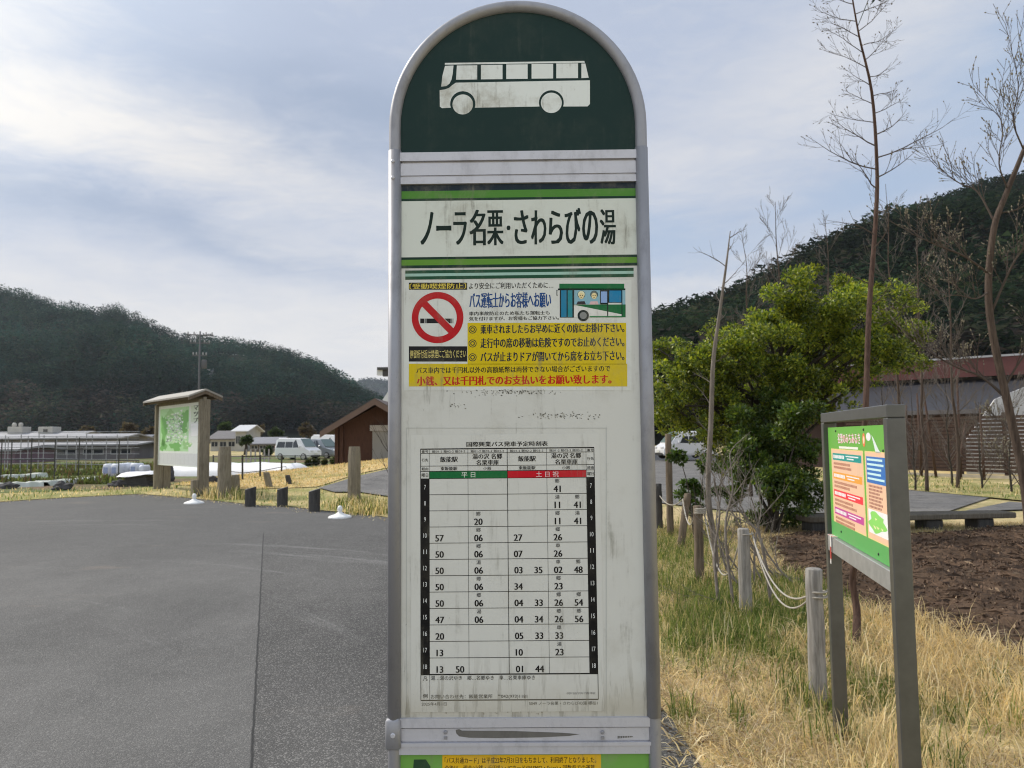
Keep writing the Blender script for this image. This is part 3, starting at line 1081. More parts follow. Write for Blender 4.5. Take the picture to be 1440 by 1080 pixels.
    t = Print(S, -0.0004)
    pa = S(578, 612), S(850, 1000)
    PAPER, K_ = C(183, 183, 177), C(16, 16, 18)
    t.poly([(pa[0][0], pa[0][1]), (pa[1][0], pa[0][1]), (pa[1][0], pa[1][1]), (pa[0][0], pa[1][1])], PAPER, 0, px=False)
    cols = [0, .050, .273, .5, .727, .954, 1]
    lr = lambda xa, ya, xb, yb, c, l: t.poly([(FX(xa), FY(ya)), (FX(xb), FY(ya)), (FX(xb), FY(yb)), (FX(xa), FY(yb))], c, l, px=False)
    tx = lambda s_, xa, ya, xb, yb, c=K_, l=3, b_=.012, ref=None: t.text(s_, FX(xa), FY(yb), FX(xb), FY(ya), c, l, b_, local=True, ref=ref)
    hr = [673.5 + i * 22.92 for i in range(13)]
    px = 1 / 250.0
    hl = lambda y, xa=0, xb=1, w=.45: lr(xa, y - w, xb, y + w, K_, 2)
    for y, w in ((631, .8), (637.2, .4), (655.4, .4), (663, .45), (hr[0], .4), (hr[12], .9), (984, .8)): hl(y, w=w)
    for y in hr[1:12]: hl(y, w=.4)
    for i, x in enumerate(cols):
        w = (.9, .5, .5, .9, .5, .5, .9)[i] * px
        lr(x - w / 2, 630.5, x + w / 2, hr[12] if i not in (0, 6, 1) else 984, K_, 2)
    lr(cols[1], 663.3, cols[3], hr[0] - .2, C(14, 92, 48), 1)
    lr(cols[3], 663.3, cols[5], hr[0] - .2, C(170, 10, 30), 1)
    lr(0, hr[0], cols[1], hr[12], K_, 1)
    lr(cols[5], hr[0], 1, hr[12], K_, 1)
    tx('国際興業バス発車予定時刻表', .265, 621, .735, 628.2, b_=.03)
    lr(cols[0], 630.6, cols[6], 631.2, K_, 2)
    for x in (0, cols[5]):
        tx('番号', x + .006, 632.6, x + .044, 636.4)
        tx('行先', x + .006, 644.5, x + .044, 649)
        tx('経由', x + .006, 657.2, x + .044, 661.6)
        tx('曜日', x + .006, 665.8, x + .044, 671)
    for i in range(1, 5):
        a = cols[i]
        tx('飯01-2 飯02-2 飯03-2', a + .016, 632.6, a + .208, 636.4, b_=.004)
        if i % 2:
            tx('飯能駅', a + .062, 642, a + .165, 650, b_=.03)
            tx('東飯能駅', a + .065, 656.6, a + .162, 661.8, b_=.022)
        else:
            tx('湯の沢 名郷', a + .026, 638.2, a + .198, 646, b_=.03)
            tx('名栗車庫', a + .048, 647.2, a + .178, 654.6, b_=.03)
            tx('小殿', a + .088, 657, a + .135, 661.8, b_=.006)
    tx('平 日', .235, 664.6, .315, 672.2, C(196, 205, 190), 3, 0)
    tx('土 日 祝', .665, 664.6, .795, 672.4, C(210, 190, 190), 3, 0)
    D = {7: ('', '', '', '郷41'), 8: ('', '', '', '湯11 郷41'), 9: ('', '郷20', '', '郷11 湯41'), 10: ('57', '郷06', '27', '郷26'), 11: ('50', '郷06', '07', '車26'),
         12: ('50', '湯06', '03 35', '車02 郷48'), 13: ('50', '郷06', '34', '郷23'), 14: ('50', '郷06', '04 33', '郷26 郷54'), 15: ('47', '湯06', '04 34', '郷26 郷56'),
         16: ('20', '', '05 33', '車33'), 17: ('13', '', '10', '湯23'), 18: ('13 50', '', '01 44', '')}
    for i, h in enumerate(range(7, 19)):
        y = hr[i]
        for x in (0, cols[5]):
            s_ = str(h)
            w = .010 if len(s_) == 2 else .005
            tx(s_, x + .025 - w, y + 8.8, x + .025 + w, y + 15.2, C(186, 188, 186), 3, .008)
        for ci, ent in enumerate(D[h]):
            for ei, e_ in enumerate(ent.split()):
                xc = cols[ci + 1] + (.058, .172)[ei]
                if len(e_) == 3:
                    tx(e_[0], xc - .013, y + 1.6, xc + .013, y + 7.6, C(44, 44, 46), 3, .006)
                    e_ = e_[1:]
                tx(e_, xc - .025, y + 11.4, xc + .025, y + 20.6, K_, 3, .034, '00')
    tx('凡', .012, 951, .038, 957)
    tx('例', .012, 975, .038, 981)
    tx('湯…湯の沢ゆき　郷…名郷ゆき　車…名栗車庫ゆき', .056, 950.2, .645, 956.4, C(52, 52, 50), 3, .008)
    tx('お問い合わせ先：飯能営業所　℡042(973)1181', .056, 976, .600, 982.6, K_, 3, .004)
    tx('停留所情報', .82, 974, .985, 977, C(120, 120, 118), 3, 0)
    tx('2025年4月1日', .004, 986.4, .145, 991.4, C(60, 60, 60), 3, 0)
    tx('5049 ノーラ名栗・さわらびの湯 標柱1', .610, 986.4, .995, 991.4, C(50, 50, 50), 3, .004)
    t.build('timetable', M_table, root)
    # rails at the foot of the board
    r = MB()
    for a, bb, y in ((1008, 1021, -0.0065), (1021, 1022.5, -0.002), (1022.5, 1040, -0.004), (1040, 1042, -0.0015), (1042, 1047, -0.0075), (1047, 1059, -0.0055)):
        r.box((iL, y, yz(bb) + .0001), (iR, 0.006, yz(a) - .0001))
    rl = r.build('lower_rail', M_rail, root)
    for x in (627, 847):
        h = MB()
        u, v = S(x, 1031)
        h.lathe([(0.0032, 0), (0.0032, 0.0015), (0.002, 0.003)], 10, M=Matrix.Translation((u, -0.0046, v + .0035)) @ Matrix.Rotation(rad(90), 4, 'X'))
        h.box((u - .0028, -0.0058, v - .008), (u + .0028, -0.0041, v - .0035))
        h.build('screw', M_alu, rl)
    w = Print(S, -0.0042)
    DG = C(84, 82, 80)
    w.poly([(641, 1025), (646, 1024), (650, 1026), (720, 1026.5), (790, 1029), (815, 1031), (800, 1033.5), (760, 1035.5), (700, 1036.5), (660, 1036), (646, 1034), (642, 1030)], DG, 0)
    for i in range(9): w.rect(868 + i * 2.4, 1033.5, 869.8 + i * 2.4, 1037 - i * .22, C(70, 70, 72), 0)
    w.build('scuff', alu_mat('worn_metal', C(92, 90, 86), 0.7, 0.1, 9.0), rl)
    # lower panel
    lo = MB()
    lo.box((iL, 0.0, 0.62), (iR, 0.004, yz(1059.3)), C(98, 142, 66))
    lp = lo.build('lower_panel', M_name, root)
    w = Print(S, -0.0002)
    u0_, vt = S(622, 1062)
    u1_, vb = S(845, 1062)[0], S(622, 1062)[1] - 0.085
    w.poly([(u0_, vt - .08), (u1_, vt - .08), (u1_, vt), (u0_, vt)], C(196, 156, 30), 0, px=False)
    lines = ('「バス共通カード」は平成22年7月31日をもちまして、利用終了となりました。', '今後は、現金(小銭・千円札)・ICカード(PASMO・Suica)・回数券での運賃', 'お支払いをお願い致します。')
    H_ = vt - 0.002
    for i, s_ in enumerate(lines):
        wd = (u1_ - u0_) * (.97, .96, .42)[i]
        w.text(s_, u0_ + .004, H_ - .0115 - i * .0128, u0_ + .004 + wd - .004, H_ - .0015 - i * .0128, C(40, 32, 24), 1, .012, local=True)
    a = S(582, 1068)
    w.poly([(a[0] - .004, a[1] - .05), (a[0] + .012, a[1] - .05), (a[0] + .028, a[1] - .012), (a[0] + .020, a[1]), (a[0], a[1])], C(40, 64, 44), 0, px=False)
    w.build('fare_sticker', M_name, lp)
    bs = MB()
    bs.lathe([(0.30, 0), (0.30, 0.05), (0.27, 0.085), (0.10, 0.10)], 28, M=Matrix.Translation((uc, 0.0, 0.002)))
    bs.build('concrete_base', mat('concrete', (.34, .33, .31), .9, var=.3, scale=6, bump=.3), root, True)
    x = MB()
    x.box((iL, -.008, .30), (iR, .008, .33))
    x.build('cross_bar', M_alu, root)


build_bus_stop()


# ================================================================== INFORMATION BOARD ON THE RIGHT
M_steel = mat('brown_grey_steel', (0.120, 0.120, 0.114), 0.38, metal=0.55, var=0.25, scale=14)
M_board = print_mat('printed_board_sheet', 0.40, 0.10, 0.12, 31.0)


def build_info_board():
    A = gp(1183, 1040)
    A = Vector((A.x, A.y, 0))
    B = Vector((1.44, 2.82, 0))
    P = Panel(A, (B.x - A.x, B.y - A.y))
    S = P.S
    L = (B - A).length
    root = thing('information_board', A, P.rot, label='slim grey metal information board with a green and salmon poster, standing in dry grass', cat='information board')
    w, d, top = 0.050, 0.066, 1.660
    m = MB()
    m.box((-w / 2, -d / 2, -0.05), (w / 2, d / 2, top - w), bev=.003)
    m.build('post', M_steel, root)
    m = MB()
    m.box((L - w / 2, -d / 2, -0.05), (L + w / 2, d / 2, top - w), bev=.003)
    m.build('post', M_steel, root)
    m = MB()
    m.box((-w / 2, -d / 2, top - w + .0005), (L + w / 2, d / 2, top), bev=.003)
    m.build('top_rail', M_steel, root)
    m = MB()
    m.box((w / 2 + .0005, -d / 2 + .002, 0.955), (L - w / 2 - .0005, d / 2 - .002, 1.035), bev=.003)
    rl = m.build('bottom_rail', mat('pale_steel', (.36, .36, .35), .45, metal=.4, var=.3, scale=20), root)
    # poster sheet
    u0, u1, v0, v1 = w / 2 + .012, L - w / 2 - .004, 1.038, 1.585
    m = MB()
    m.box((u0, -.012, v0), (u1, -.006, v1), C(92, 150, 62))
    bd = m.build('poster_sheet', M_board, root)
    q = Print(None, -.0122)
    Wd, Ht = u1 - u0, v1 - v0
    X = lambda a: u0 + Wd * a
    Y = lambda b: v1 - Ht * b
    R = lambda a, b, c, e, col, l: q.poly([(X(a), Y(e)), (X(c), Y(e)), (X(c), Y(b)), (X(a), Y(b))], col, l, px=False)
    T = lambda s_, a, b, c, e, col, l=4, bo=.02: q.text(s_, X(a), Y(e), X(c), Y(b), col, l, bo, local=True)
    G2, SAL, CR = C(84, 150, 60), C(212, 166, 138), C(206, 196, 172)
    R(0, .86, 1, 1, C(78, 142, 78), 0)
    # title in pale letters edged with pink
    T('名栗のみちあるき', .20, .055, .60, .145, C(214, 120, 120), 1, .08)
    T('名栗のみちあるき', .20, .055, .60, .145, C(244, 222, 214), 2, .0)
    q.poly([(X(.655 + .022 * math.cos(a * .4)), Y(.11 + .055 * math.sin(a * .4))) for a in range(16)], C(216, 110, 70), 1, px=False)
    q.poly([(X(.655 + .012 * math.cos(a * .4)), Y(.11 + .03 * math.sin(a * .4))) for a in range(16)], C(240, 190, 160), 2, px=False)
    q.poly([(X(.725 + .034 * math.cos(a * .4)), Y(.085 + .032 * math.sin(a * .4))) for a in range(16)], C(224, 236, 226), 1, px=False)
    q.poly([(X(.77), Y(.07)), (X(.80), Y(.10)), (X(.86), Y(.18)), (X(.90), Y(.21)), (X(.82), Y(.21)), (X(.80), Y(.15))], C(190, 200, 196), 1, px=False)
    R(.22, .170, .56, .190, C(232, 214, 190), 1)
    # left column
    R(.055, .195, .635, .865, C(200, 180, 120), 1)
    R(.065, .203, .625, .855, SAL, 2)
    rr = random.Random(3)
    for y, c in ((.235, C(10, 128, 122)), (.405, C(236, 138, 54)), (.565, C(206, 50, 62)), (.725, C(168, 62, 130))):
        R(.085, y, .605, y + .062, c, 3)
        for k in range(8): R(.10 + k * .027, y + .016, .122 + k * .027, y + .046, C(232, 224, 214), 4)
        R(.34, y + .014, .56, y + .024, C(224, 226, 220), 4)
        R(.36, y + .036, .48, y + .046, C(224, 226, 220), 4)
        for ln in range(2):
            x = .10
            while x < rr.uniform(.38, .52):
                R(x, y + .082 + ln * .034, x + .016, y + .104 + ln * .034, C(150, 96, 80), 3)
                x += .021
    # right column with blue box and a small map
    R(.66, .195, .965, .865, C(200, 180, 120), 1)
    R(.668, .203, .958, .855, SAL, 2)
    R(.68, .235, .945, .435, C(44, 96, 160), 3)
    for k in range(5): R(.69, .250 + k * .036, rr.uniform(.86, .935), .266 + k * .036, C(170, 200, 226), 4)
    for k in range(7):
        x = .70
        while x < rr.uniform(.82, .93):
            R(x, .45 + k * .026, x + .014, .466 + k * .026, C(140, 90, 80), 3)
            x += .019
    R(.68, .635, .95, .815, C(208, 226, 222), 3)
    pts = [(X(.80 + .11 * (1 + .25 * math.sin(5 * a)) * math.cos(a)), Y(.725 + .075 * (1 + .2 * math.cos(3 * a)) * math.sin(a))) for a in [i * .2618 for i in range(24)]]
    q.poly(pts, C(120, 184, 90), 4, px=False)
    for k in range(6): R(rr.uniform(.70, .9), rr.uniform(.66, .79), 0, 0, G2, 5) if 0 else q.poly([(X(a), Y(b)), (X(a + .03), Y(b + .006)), (X(a + .012), Y(b + .02))], C(214, 216, 150), 5, px=False) if (a := rr.uniform(.72, .86)) and (b := rr.uniform(.67, .77)) else None
    q.build('poster_print', M_board, bd)
    for a, b in ((.17, .035), (.66, .03), (.92, .185), (.2, .93), (.8, .95)):
        s_ = MB()
        s_.lathe([(.006, 0), (.006, .002), (.003, .004)], 10, M=Matrix.Translation((X(a), -.0122, Y(b))) @ Matrix.Rotation(rad(90), 4, 'X'))
        s_.build('screw', mat('dark_screw', (.05, .05, .05), .4, metal=.6), bd)
    # red and white tape tied round the bottom rail
    tp = MB()
    W_, RD = (.72, .70, .68), (.55, .06, .06)
    for k in range(6):
        tp.box((.045 + k * .02, -d / 2 - .003, 1.0365 - .0 * k), (.065 + k * .02, d / 2 + .002, 1.0395), RD if k % 3 == 1 else W_)
    tp.box((.10, -d / 2 - .004, .985), (.125, -d / 2 - .001, 1.0364), W_)
    tp.box((.105, -d / 2 - .006, .925), (.122, -d / 2 - .003, .984), RD)
    tp.box((.104, -d / 2 - .007, .90), (.120, -d / 2 - .004, .9249), W_)
    o = tp.build('tape', mat('plastic_tape', (.7, .7, .7), .4, attr=True), None, label='red and white plastic tape tied round the rail of the information board', cat='tape')
    o.location, o.rotation_euler = root.location, root.rotation_euler


build_info_board()


# ================================================================== POSTS AND ROPE ON THE RIGHT
def weathered_wood(name, a, b, seed=0.0):
    m = bpy.data.materials.new(name)
    m.use_nodes = True
    t = NT(m.node_tree)
    p = t.n['Principled BSDF']
    co = t.coord('Object')
    g = t.noise(t.mapping(co, (1, 1, .06), (seed, 0, 0)), 55, 6, 0.7, 0.6)
    k = t.noise(t.mapping(co, (1, 1, .3), (0, seed, 2)), 7, 5, 0.65)
    c = t.mix(t.step(g, .35, .65), (*a, 1), (*b, 1))
    c = t.mix(t.m('MULTIPLY', t.step(k, .5, .72), .45), c, tuple(v * .45 for v in a) + (1,))
    t.l.new(c, p.inputs['Base Color'])
    p.inputs['Roughness'].default_value = .9
    p.inputs['Specular IOR Level'].default_value = .2
    bm_ = t.n.new('ShaderNodeBump')
    bm_.inputs['Strength'].default_value = .6
    bm_.inputs['Distance'].default_value = .006
    t.l.new(g, bm_.inputs['Height'])
    t.l.new(bm_.outputs[0], p.inputs['Normal'])
    return m


M_greywood = weathered_wood('grey_weathered_wood', (.20, .185, .165), (.34, .32, .29))
M_brownwood = weathered_wood('brown_weathered_wood', (.11, .085, .06), (.19, .15, .11), 3)
M_timber = weathered_wood('timber', (.17, .145, .105), (.27, .235, .175), 6)
M_darktimber = weathered_wood('dark_timber', (.048, .046, .045), (.085, .082, .078), 8)
M_rope = mat('pale_rope', (.36, .33, .28), .9, var=.45, scale=60)


def stake(px, py, toppy, wpx, m, label, lean=(0, 0), seed=0, cat='post', name='wooden_post', group='round posts of the rope fence', cap=True):
    b = gp(px, py)
    Y = b.y
    H = at(px, toppy, Y).z - b.z
    r = wpx / F * Y / 2
    rs = random.Random(seed)
    mb = MB()
    n = 9
    pts = [(lean[0] * i / n + rs.uniform(-.05, .05) * r, lean[1] * i / n + rs.uniform(-.05, .05) * r, -0.1 + (H + .1 - r * .12) * i / n) for i in range(n + 1)]
    rr = [r * (1.07 - .09 * i / n) * rs.uniform(.97, 1.03) for i in range(n + 1)]
    pts.append((pts[-1][0], pts[-1][1], H))
    rr.append(r * .80)
    mb.tube(pts, rr, 14)
    o = mb.build(name, m, None, True, label=label, cat=cat, group=group)
    o.location = b
    bpy.context.view_layer.update()
    return o, b, H, r


ST = []
ST.append(stake(1151, 987, 799, 23, M_greywood, 'grey wooden post with two turns of rope, nearest the information board', seed=1))
ST.append(stake(1049, 868, 743, 17, M_greywood, 'grey split wooden post among the pale cut branches', (.0, 0), seed=2))
ST.append(stake(984, 820, 711, 13, M_brownwood, 'brown wooden post with white rope round its top', seed=3))
ST.append(stake(955, 770, 694, 10, M_brownwood, 'thin leaning wooden post further along the rope fence', (.14, 0), seed=4))
ST.append(stake(927, 745, 680, 10, M_darktimber, 'dark wooden post close beside the bus stop frame', seed=5))
ST.append(stake(943, 752, 610, 9, M_brownwood, 'tall thin brown stake rising into the leaves', seed=6, group='round posts of the rope fence'))


def catenary(a, b, sag, n=14, side=0.0):
    a, b = Vector(a), Vector(b)
    return [a.lerp(b, i / n) + Vector((side * math.sin(math.pi * i / n), 0, -sag * 4 * (i / n) * (1 - i / n))) for i in range(n + 1)]


def ring(c, r, turns=1.0, rise=0.012, n=18):
    return [Vector(c) + Vector((r * math.cos(2 * math.pi * i / n), r * math.sin(2 * math.pi * i / n), rise * i / n)) for i in range(int(n * turns) + 1)]


def build_rope():
    m = MB()
    p = [at(1150, 833, ST[0][1].y), at(1049, 752, ST[1][1].y), at(984, 722, ST[2][1].y), at(960, 702, ST[3][1].y)]
    rads = [s[3] for s in ST[:4]]
    for z in (0, -.030): m.tube(ring(p[0] + Vector((0, 0, z)), rads[0] + .007, 1.05), .0065, 6)
    m.tube(ring(p[1], rads[1] + .006, 1.05), .006, 6)
    for z in (.0, .02, .04): m.tube(ring(p[2] + Vector((0, 0, z)), rads[2] + .008, 1.05), .012, 6)
    m.tube(catenary(p[0] + Vector((-rads[0], -.03, 0)), p[1] + Vector((rads[1], -.02, -.02)), .20), .0065, 6)
    m.tube(catenary(p[0] + Vector((-rads[0], -.02, -.02)), p[1] + Vector((rads[1], 0, .02)), .28), .006, 6)
    m.tube(catenary(p[1] + Vector((-rads[1], 0, -.02)), p[2] + Vector((rads[2], 0, 0)), .47, 18), .0075, 6)
    m.tube(catenary(p[2] + Vector((-rads[2], 0, 0)), p[3], .22), .009, 6)
    m.tube(catenary(p[3], at(927, 696, ST[4][1].y), .12), .008, 6)
    m.build('rope', M_rope, None, True, label='pale rope sagging from post to post along the dry grass', cat='rope')


build_rope()


# ================================================================== TREES
def bez(pts, n):
    """smooth path through the points (Catmull-Rom)"""
    P_ = [Vector(p) for p in pts]
    P_ = [P_[0] * 2 - P_[1]] + P_ + [P_[-1] * 2 - P_[-2]]
    out = []
    for i in range(1, len(P_) - 2):
        for k in range(n):
            t = k / n
            a, b, c, d = P_[i - 1], P_[i], P_[i + 1], P_[i + 2]
            out.append(0.5 * ((2 * b) + (c - a) * t + (2 * a - 5 * b + 4 * c - d) * t * t + (3 * b - a - 3 * c + d) * t ** 3))
    out.append(P_[-2])
    return out


def twig(mb, rs, p, d, L, r, depth, curl, spread, buds=None, budsize=.02, kids=6, sides=5, jit=.12, rmin=.0012):
    """a limb that bends upward, with alternate side twigs"""
    n = 6 if depth > 0 else 4
    pts = [Vector(p)]
    d = Vector(d).normalized()
    dirs = [d]
    for i in range(n):
        d = (d + Vector((rs.gauss(0, jit), rs.gauss(0, jit), rs.gauss(0, jit) + curl))).normalized()
        pts.append(pts[-1] + d * L / n)
        dirs.append(d)
    rr = [max(rmin, r * (1 - .8 * i / n)) for i in range(n + 1)]
    mb.tube(pts, rr, sides if depth > 0 else 4, cap=False)
    if depth > 0:
        for k in range(kids):
            t = .22 + .75 * (k + rs.uniform(-.3, .3)) / kids
            t = min(.97, max(.1, t))
            i = min(n - 1, int(t * n))
            q = pts[i].lerp(pts[i + 1], t * n - i)
            ax = dirs[i].orthogonal().normalized()
            ax.rotate(Matrix.Rotation(rs.uniform(0, 6.28), 3, dirs[i]))
            sd_ = (dirs[i] * math.cos(spread) + ax * math.sin(spread)).normalized()
            twig(mb, rs, q, sd_, L * rs.uniform(.35, .6) * (1.1 - t * .5), rr[i] * .6, depth - 1, curl * 1.2, spread, buds, budsize, max(2, kids - 2), 4, jit, rmin)
    if buds is not None and rs.random() < .9:
        buds.append((pts[-1], d))
        if depth == 0 and rs.random() < .7: buds.append((pts[-2], dirs[-2]))


def bud_mesh(buds, size, rs, col):
    mb = MB()
    for p, d in buds:
        L = size * rs.uniform(.6, 1.3)
        w = L * .22
        o = d.orthogonal().normalized()
        q = d.cross(o)
        vs = [p, p + d * L * .45 + o * w, p + d * L * .45 + q * w, p + d * L * .45 - o * w, p + d * L * .45 - q * w, p + d * L]
        mb.add(vs, [[0, 2, 1], [0, 3, 2], [0, 4, 3], [0, 1, 4], [5, 1, 2], [5, 2, 3], [5, 3, 4], [5, 4, 1]], col)
    return mb


def bark(name, a, b, seed=0.):
    return weathered_wood(name, a, b, seed)


M_redbark = bark('reddish_bark', (.060, .036, .028), (.115, .072, .055), 11)
M_greybark = bark('grey_bark', (.055, .040, .032), (.115, .085, .066), 13)
M_palebark = bark('pale_bark', (.13, .11, .09), (.24, .21, .18), 15)
M_darkbark = bark('dark_bark', (.035, .03, .024), (.07, .06, .048), 17)
M_twig = mat('twig_bark', (.075, .055, .042), .9, var=.3, scale=5)
M_twig_grey = mat('grey_twig_bark', (.12, .10, .085), .9, var=.3, scale=5)
M_bud = mat('buds', (.12, .10, .06), .7)


def build_tall_tree():
    Y = gp(1203, 915).y
    b = gp(1203, 915)
    root = thing('bare_tree', b, label='tall slender bare tree with reddish trunk rising behind the information board', cat='tree')
    pth = [(1203, 925), (1205, 860), (1199, 815), (1207, 760), (1214, 640), (1218, 560), (1222, 440), (1232, 300), (1233, 230), (1226, 130), (1208, 50), (1196, -20), (1190, -70)]
    w = [12, 10, 9, 8.5, 8, 7.6, 7.2, 6, 5, 4, 2.6, 1.8, 1.2]
    pts = [at(x, y, Y + .15 * math.sin(i)) - b for i, (x, y) in enumerate(pth)]
    P_ = bez(pts, 4)
    R_ = np.interp(np.linspace(0, len(w) - 1, len(P_)), range(len(w)), [q / F * Y / 2 for q in w])
    m = MB()
    m.tube(P_, list(R_), 10)
    m.build('trunk', M_redbark, root, True)
    rs = random.Random(8)
    m = MB()
    buds = []

    def pos(y):
        for (x0, y0), (x1, y1) in zip(pth, pth[1:]):
            if y1 <= y <= y0: return at(x0 + (x1 - x0) * (y - y0) / (y1 - y0), y, Y) - b
        return at(1196, y, Y) - b
    k = 0
    for y, sd_, L in ((265, -1, .36), (250, 1, .42), (238, -1, .50), (222, 1, .58), (205, -1, .40), (190, 1, .40), (172, -1, .34), (160, 1, .30), (146, -1, .26), (135, 1, .30),
                      (120, -1, .28), (108, 1, .36), (95, -1, .34), (85, 1, .28), (74, -1, .38), (64, 1, .34), (52, -1, .30), (44, 1, .36), (30, -1, .34), (20, 1, .34), (6, -1, .3), (-4, 1, .3), (-20, -1, .25), (-30, 1, .25)):
        dd = Vector((sd_, rs.uniform(-.55, .55), rs.uniform(.15, .55)))
        twig(m, rs, pos(y), dd, L * rs.uniform(.9, 1.15), .0055 if y > 180 else .0036, 2, .055, .66, buds, kids=6, jit=.09, rmin=.0008)
    for y, sd_, L in ((430, 1, .26), (400, -1, .3), (350, 1, .30), (330, -1, .36), (300, 1, .25)):
        twig(m, rs, pos(y), Vector((sd_, rs.uniform(-.5, .5), .6)), L, .005, 1, .08, .7, buds, kids=4)
    m.build('branches', M_twig, root, True)
    bud_mesh(buds[::5], .020, rs, (.1, .08, .05)).build('buds', M_bud, root, kind='stuff')
    # a green feathery sprig at the tip
    m = MB()
    p0 = at(1250, -40, Y) - b
    p1 = at(1232, 2, Y) - b
    ax = [p0.lerp(p1, t / 8) + Vector((0, 0, .02 * math.sin(t))) for t in range(9)]
    m.tube([at(1205, 40, Y) - b, at(1225, -10, Y) - b, p0], .003, 5)
    m.tube(ax, .003, 5)
    for k in range(26):
        q = ax[0].lerp(ax[-1], k / 25)
        for s_ in (-1, 1):
            e = q + Vector((s_ * .06 * (1 - .4 * k / 26), rs.uniform(-.03, .03), -.035))
            n_ = Vector((0, .0, .007))
            m.add([q, q.lerp(e, .5) + n_, e, q.lerp(e, .5) - n_], [[0, 1, 2, 3]])
    m.build('leaf_sprig', mat('sprig_leaf', (.03, .05, .03), .7), root)


build_tall_tree()


def build_edge_tree():
    Y = 8.6
    b = at(1452, 790, Y)
    b.z = 0
    root = thing('budding_tree', b, label='crooked budding tree with pale trunk and long grey limbs before the slat fence', cat='tree')
    pth = [(1452, 800), (1442, 690), (1422, 590), (1396, 470), (1390, 400), (1398, 320), (1416, 270), (1438, 215), (1462, 150), (1475, 60)]
    w = [13, 12, 11, 10, 9.5, 8.5, 7.5, 6, 4.5, 3]
    pts = [at(x, y, Y) - b for x, y in pth]
    pts[0].z = -.05
    P_ = bez(pts, 5)
    R_ = np.interp(np.linspace(0, len(w) - 1, len(P_)), range(len(w)), [q / F * Y / 2 for q in w])
    m = MB()
    m.tube(P_, list(R_), 12)
    m.build('trunk', M_greybark, root, True)
    rs = random.Random(21)
    m = MB()
    buds = []
    limbs = [([(1419, 563), (1380, 530), (1345, 516), (1310, 497), (1270, 470)], 7, .9), ([(1391, 385), (1355, 360), (1318, 345), (1285, 330)], 6, 1.0),
             ([(1400, 315), (1375, 270), (1350, 258), (1322, 238)], 5, .9), ([(1394, 440), (1420, 380), (1440, 350), (1470, 330)], 6, .9), ([(1418, 268), (1405, 230), (1410, 180), (1398, 150)], 4, .9),
             ([(1440, 212), (1425, 170), (1432, 120), (1420, 60)], 4, .9), ([(1412, 545), (1440, 500), (1470, 470)], 6, .9), ([(1391, 410), (1372, 420), (1340, 415), (1300, 430)], 4, .9),
             ([(1405, 300), (1440, 290), (1480, 250)], 4, .8), ([(1438, 640), (1415, 600), (1398, 590)], 3, .5), ([(1445, 700), (1420, 660), (1405, 640)], 3, .5)]
    for pp, wd, k in limbs:
        q = bez([at(x, y, Y + (i * .12) * (1 if wd % 2 else -1)) - b for i, (x, y) in enumerate(pp)], 5)
        r0 = wd * .62 / F * Y / 2
        m.tube(q, [r0 * (1 - .75 * i / (len(q) - 1)) for i in range(len(q))], 7)
        for i in range(3, len(q), 1):
            d = (q[i] - q[i - 1]).normalized()
            up = Vector((rs.uniform(-.5, .5), rs.uniform(-.6, .6), rs.uniform(.1, .9)))
            twig(m, rs, q[i], d * .5 + up, .55 * k * rs.uniform(.6, 1.2), r0 * .36, 1, .05, .6, buds, kids=6, jit=.09, rmin=.0022)
    m.build('branches', M_twig, root, True)
    bud_mesh(buds, .036, rs, (.16, .14, .09)).build('buds', mat('leaf_buds', (.17, .15, .10), .7), root, kind='stuff')


build_edge_tree()


def bare_tree(px, py, top, Y, seed, label, wpx=5, spreadpx=60, m1=None, m2=None, lean=0, dense=1.0, curl=.10, group='bare young trees', depth=2, start=.25, name='bare_tree'):
    rs = random.Random(seed)
    b = at(px, 600, Y)
    b.z = ground_h(b.x, b.y)
    root = thing(name, b, label=label, cat='tree', group=group)
    H = at(px, top, Y).z - b.z
    lx = lean / F * Y
    n = 8
    pts = [Vector((lx * (i / n) ** 1.3 + rs.uniform(-.02, .02) * H * .4, rs.uniform(-.01, .01) * H, H * i / n - (.05 if i == 0 else 0))) for i in range(n + 1)]
    P_ = bez(pts, 4)
    r0 = wpx / F * Y / 2
    m = MB()
    m.tube(P_, [max(.003, r0 * (1.1 - 1.0 * i / (len(P_) - 1))) for i in range(len(P_))], 7)
    m.build('trunk', m1 or M_greybark, root, True)
    m = MB()
    S_ = spreadpx / F * Y
    k = int(18 * dense)
    for i in range(k):
        t = start + (1 - start) * i / k
        q = P_[int(t * (len(P_) - 1))]
        a = rs.uniform(0, 6.28)
        twig(m, rs, q, Vector((math.cos(a), math.sin(a), rs.uniform(.7, 1.5))), S_ * (1.45 - .8 * t) * rs.uniform(.7, 1.15), r0 * .40 * (1.1 - t), depth, curl * .6, .45, None, kids=5, jit=.07, rmin=.00015 * Y)
    m.build('branches', m2 or M_twig_grey, root, True)
    return root


bare_tree(1103, 700, 285, 18, 31, 'bushy bare tree whose fan of twigs rises highest above the leafy tree', 6, 75, dense=1.3, curl=.14, start=.35)
bare_tree(1055, 700, 330, 19, 32, 'low bare tree with fine twigs just left of the highest bare fan', 5, 60, dense=1.0, start=.4)
bare_tree(1172, 700, 305, 17, 33, 'thin bare tree close beside the tall reddish trunk', 5, 55, dense=1.1, start=.3)
bare_tree(1262, 700, 260, 16, 34, 'slim bare tree with upright twigs to the right of the tall reddish trunk', 5, 60, dense=1.2, start=.3)
bare_tree(1300, 690, 300, 20, 35, 'bare tree with grey twigs in front of the red roof edge', 5, 60, dense=1.2, start=.3)
bare_tree(1345, 690, 330, 21, 36, 'spindly bare tree before the dark roof beside the crooked budding tree', 5, 55, dense=1.1, start=.3)


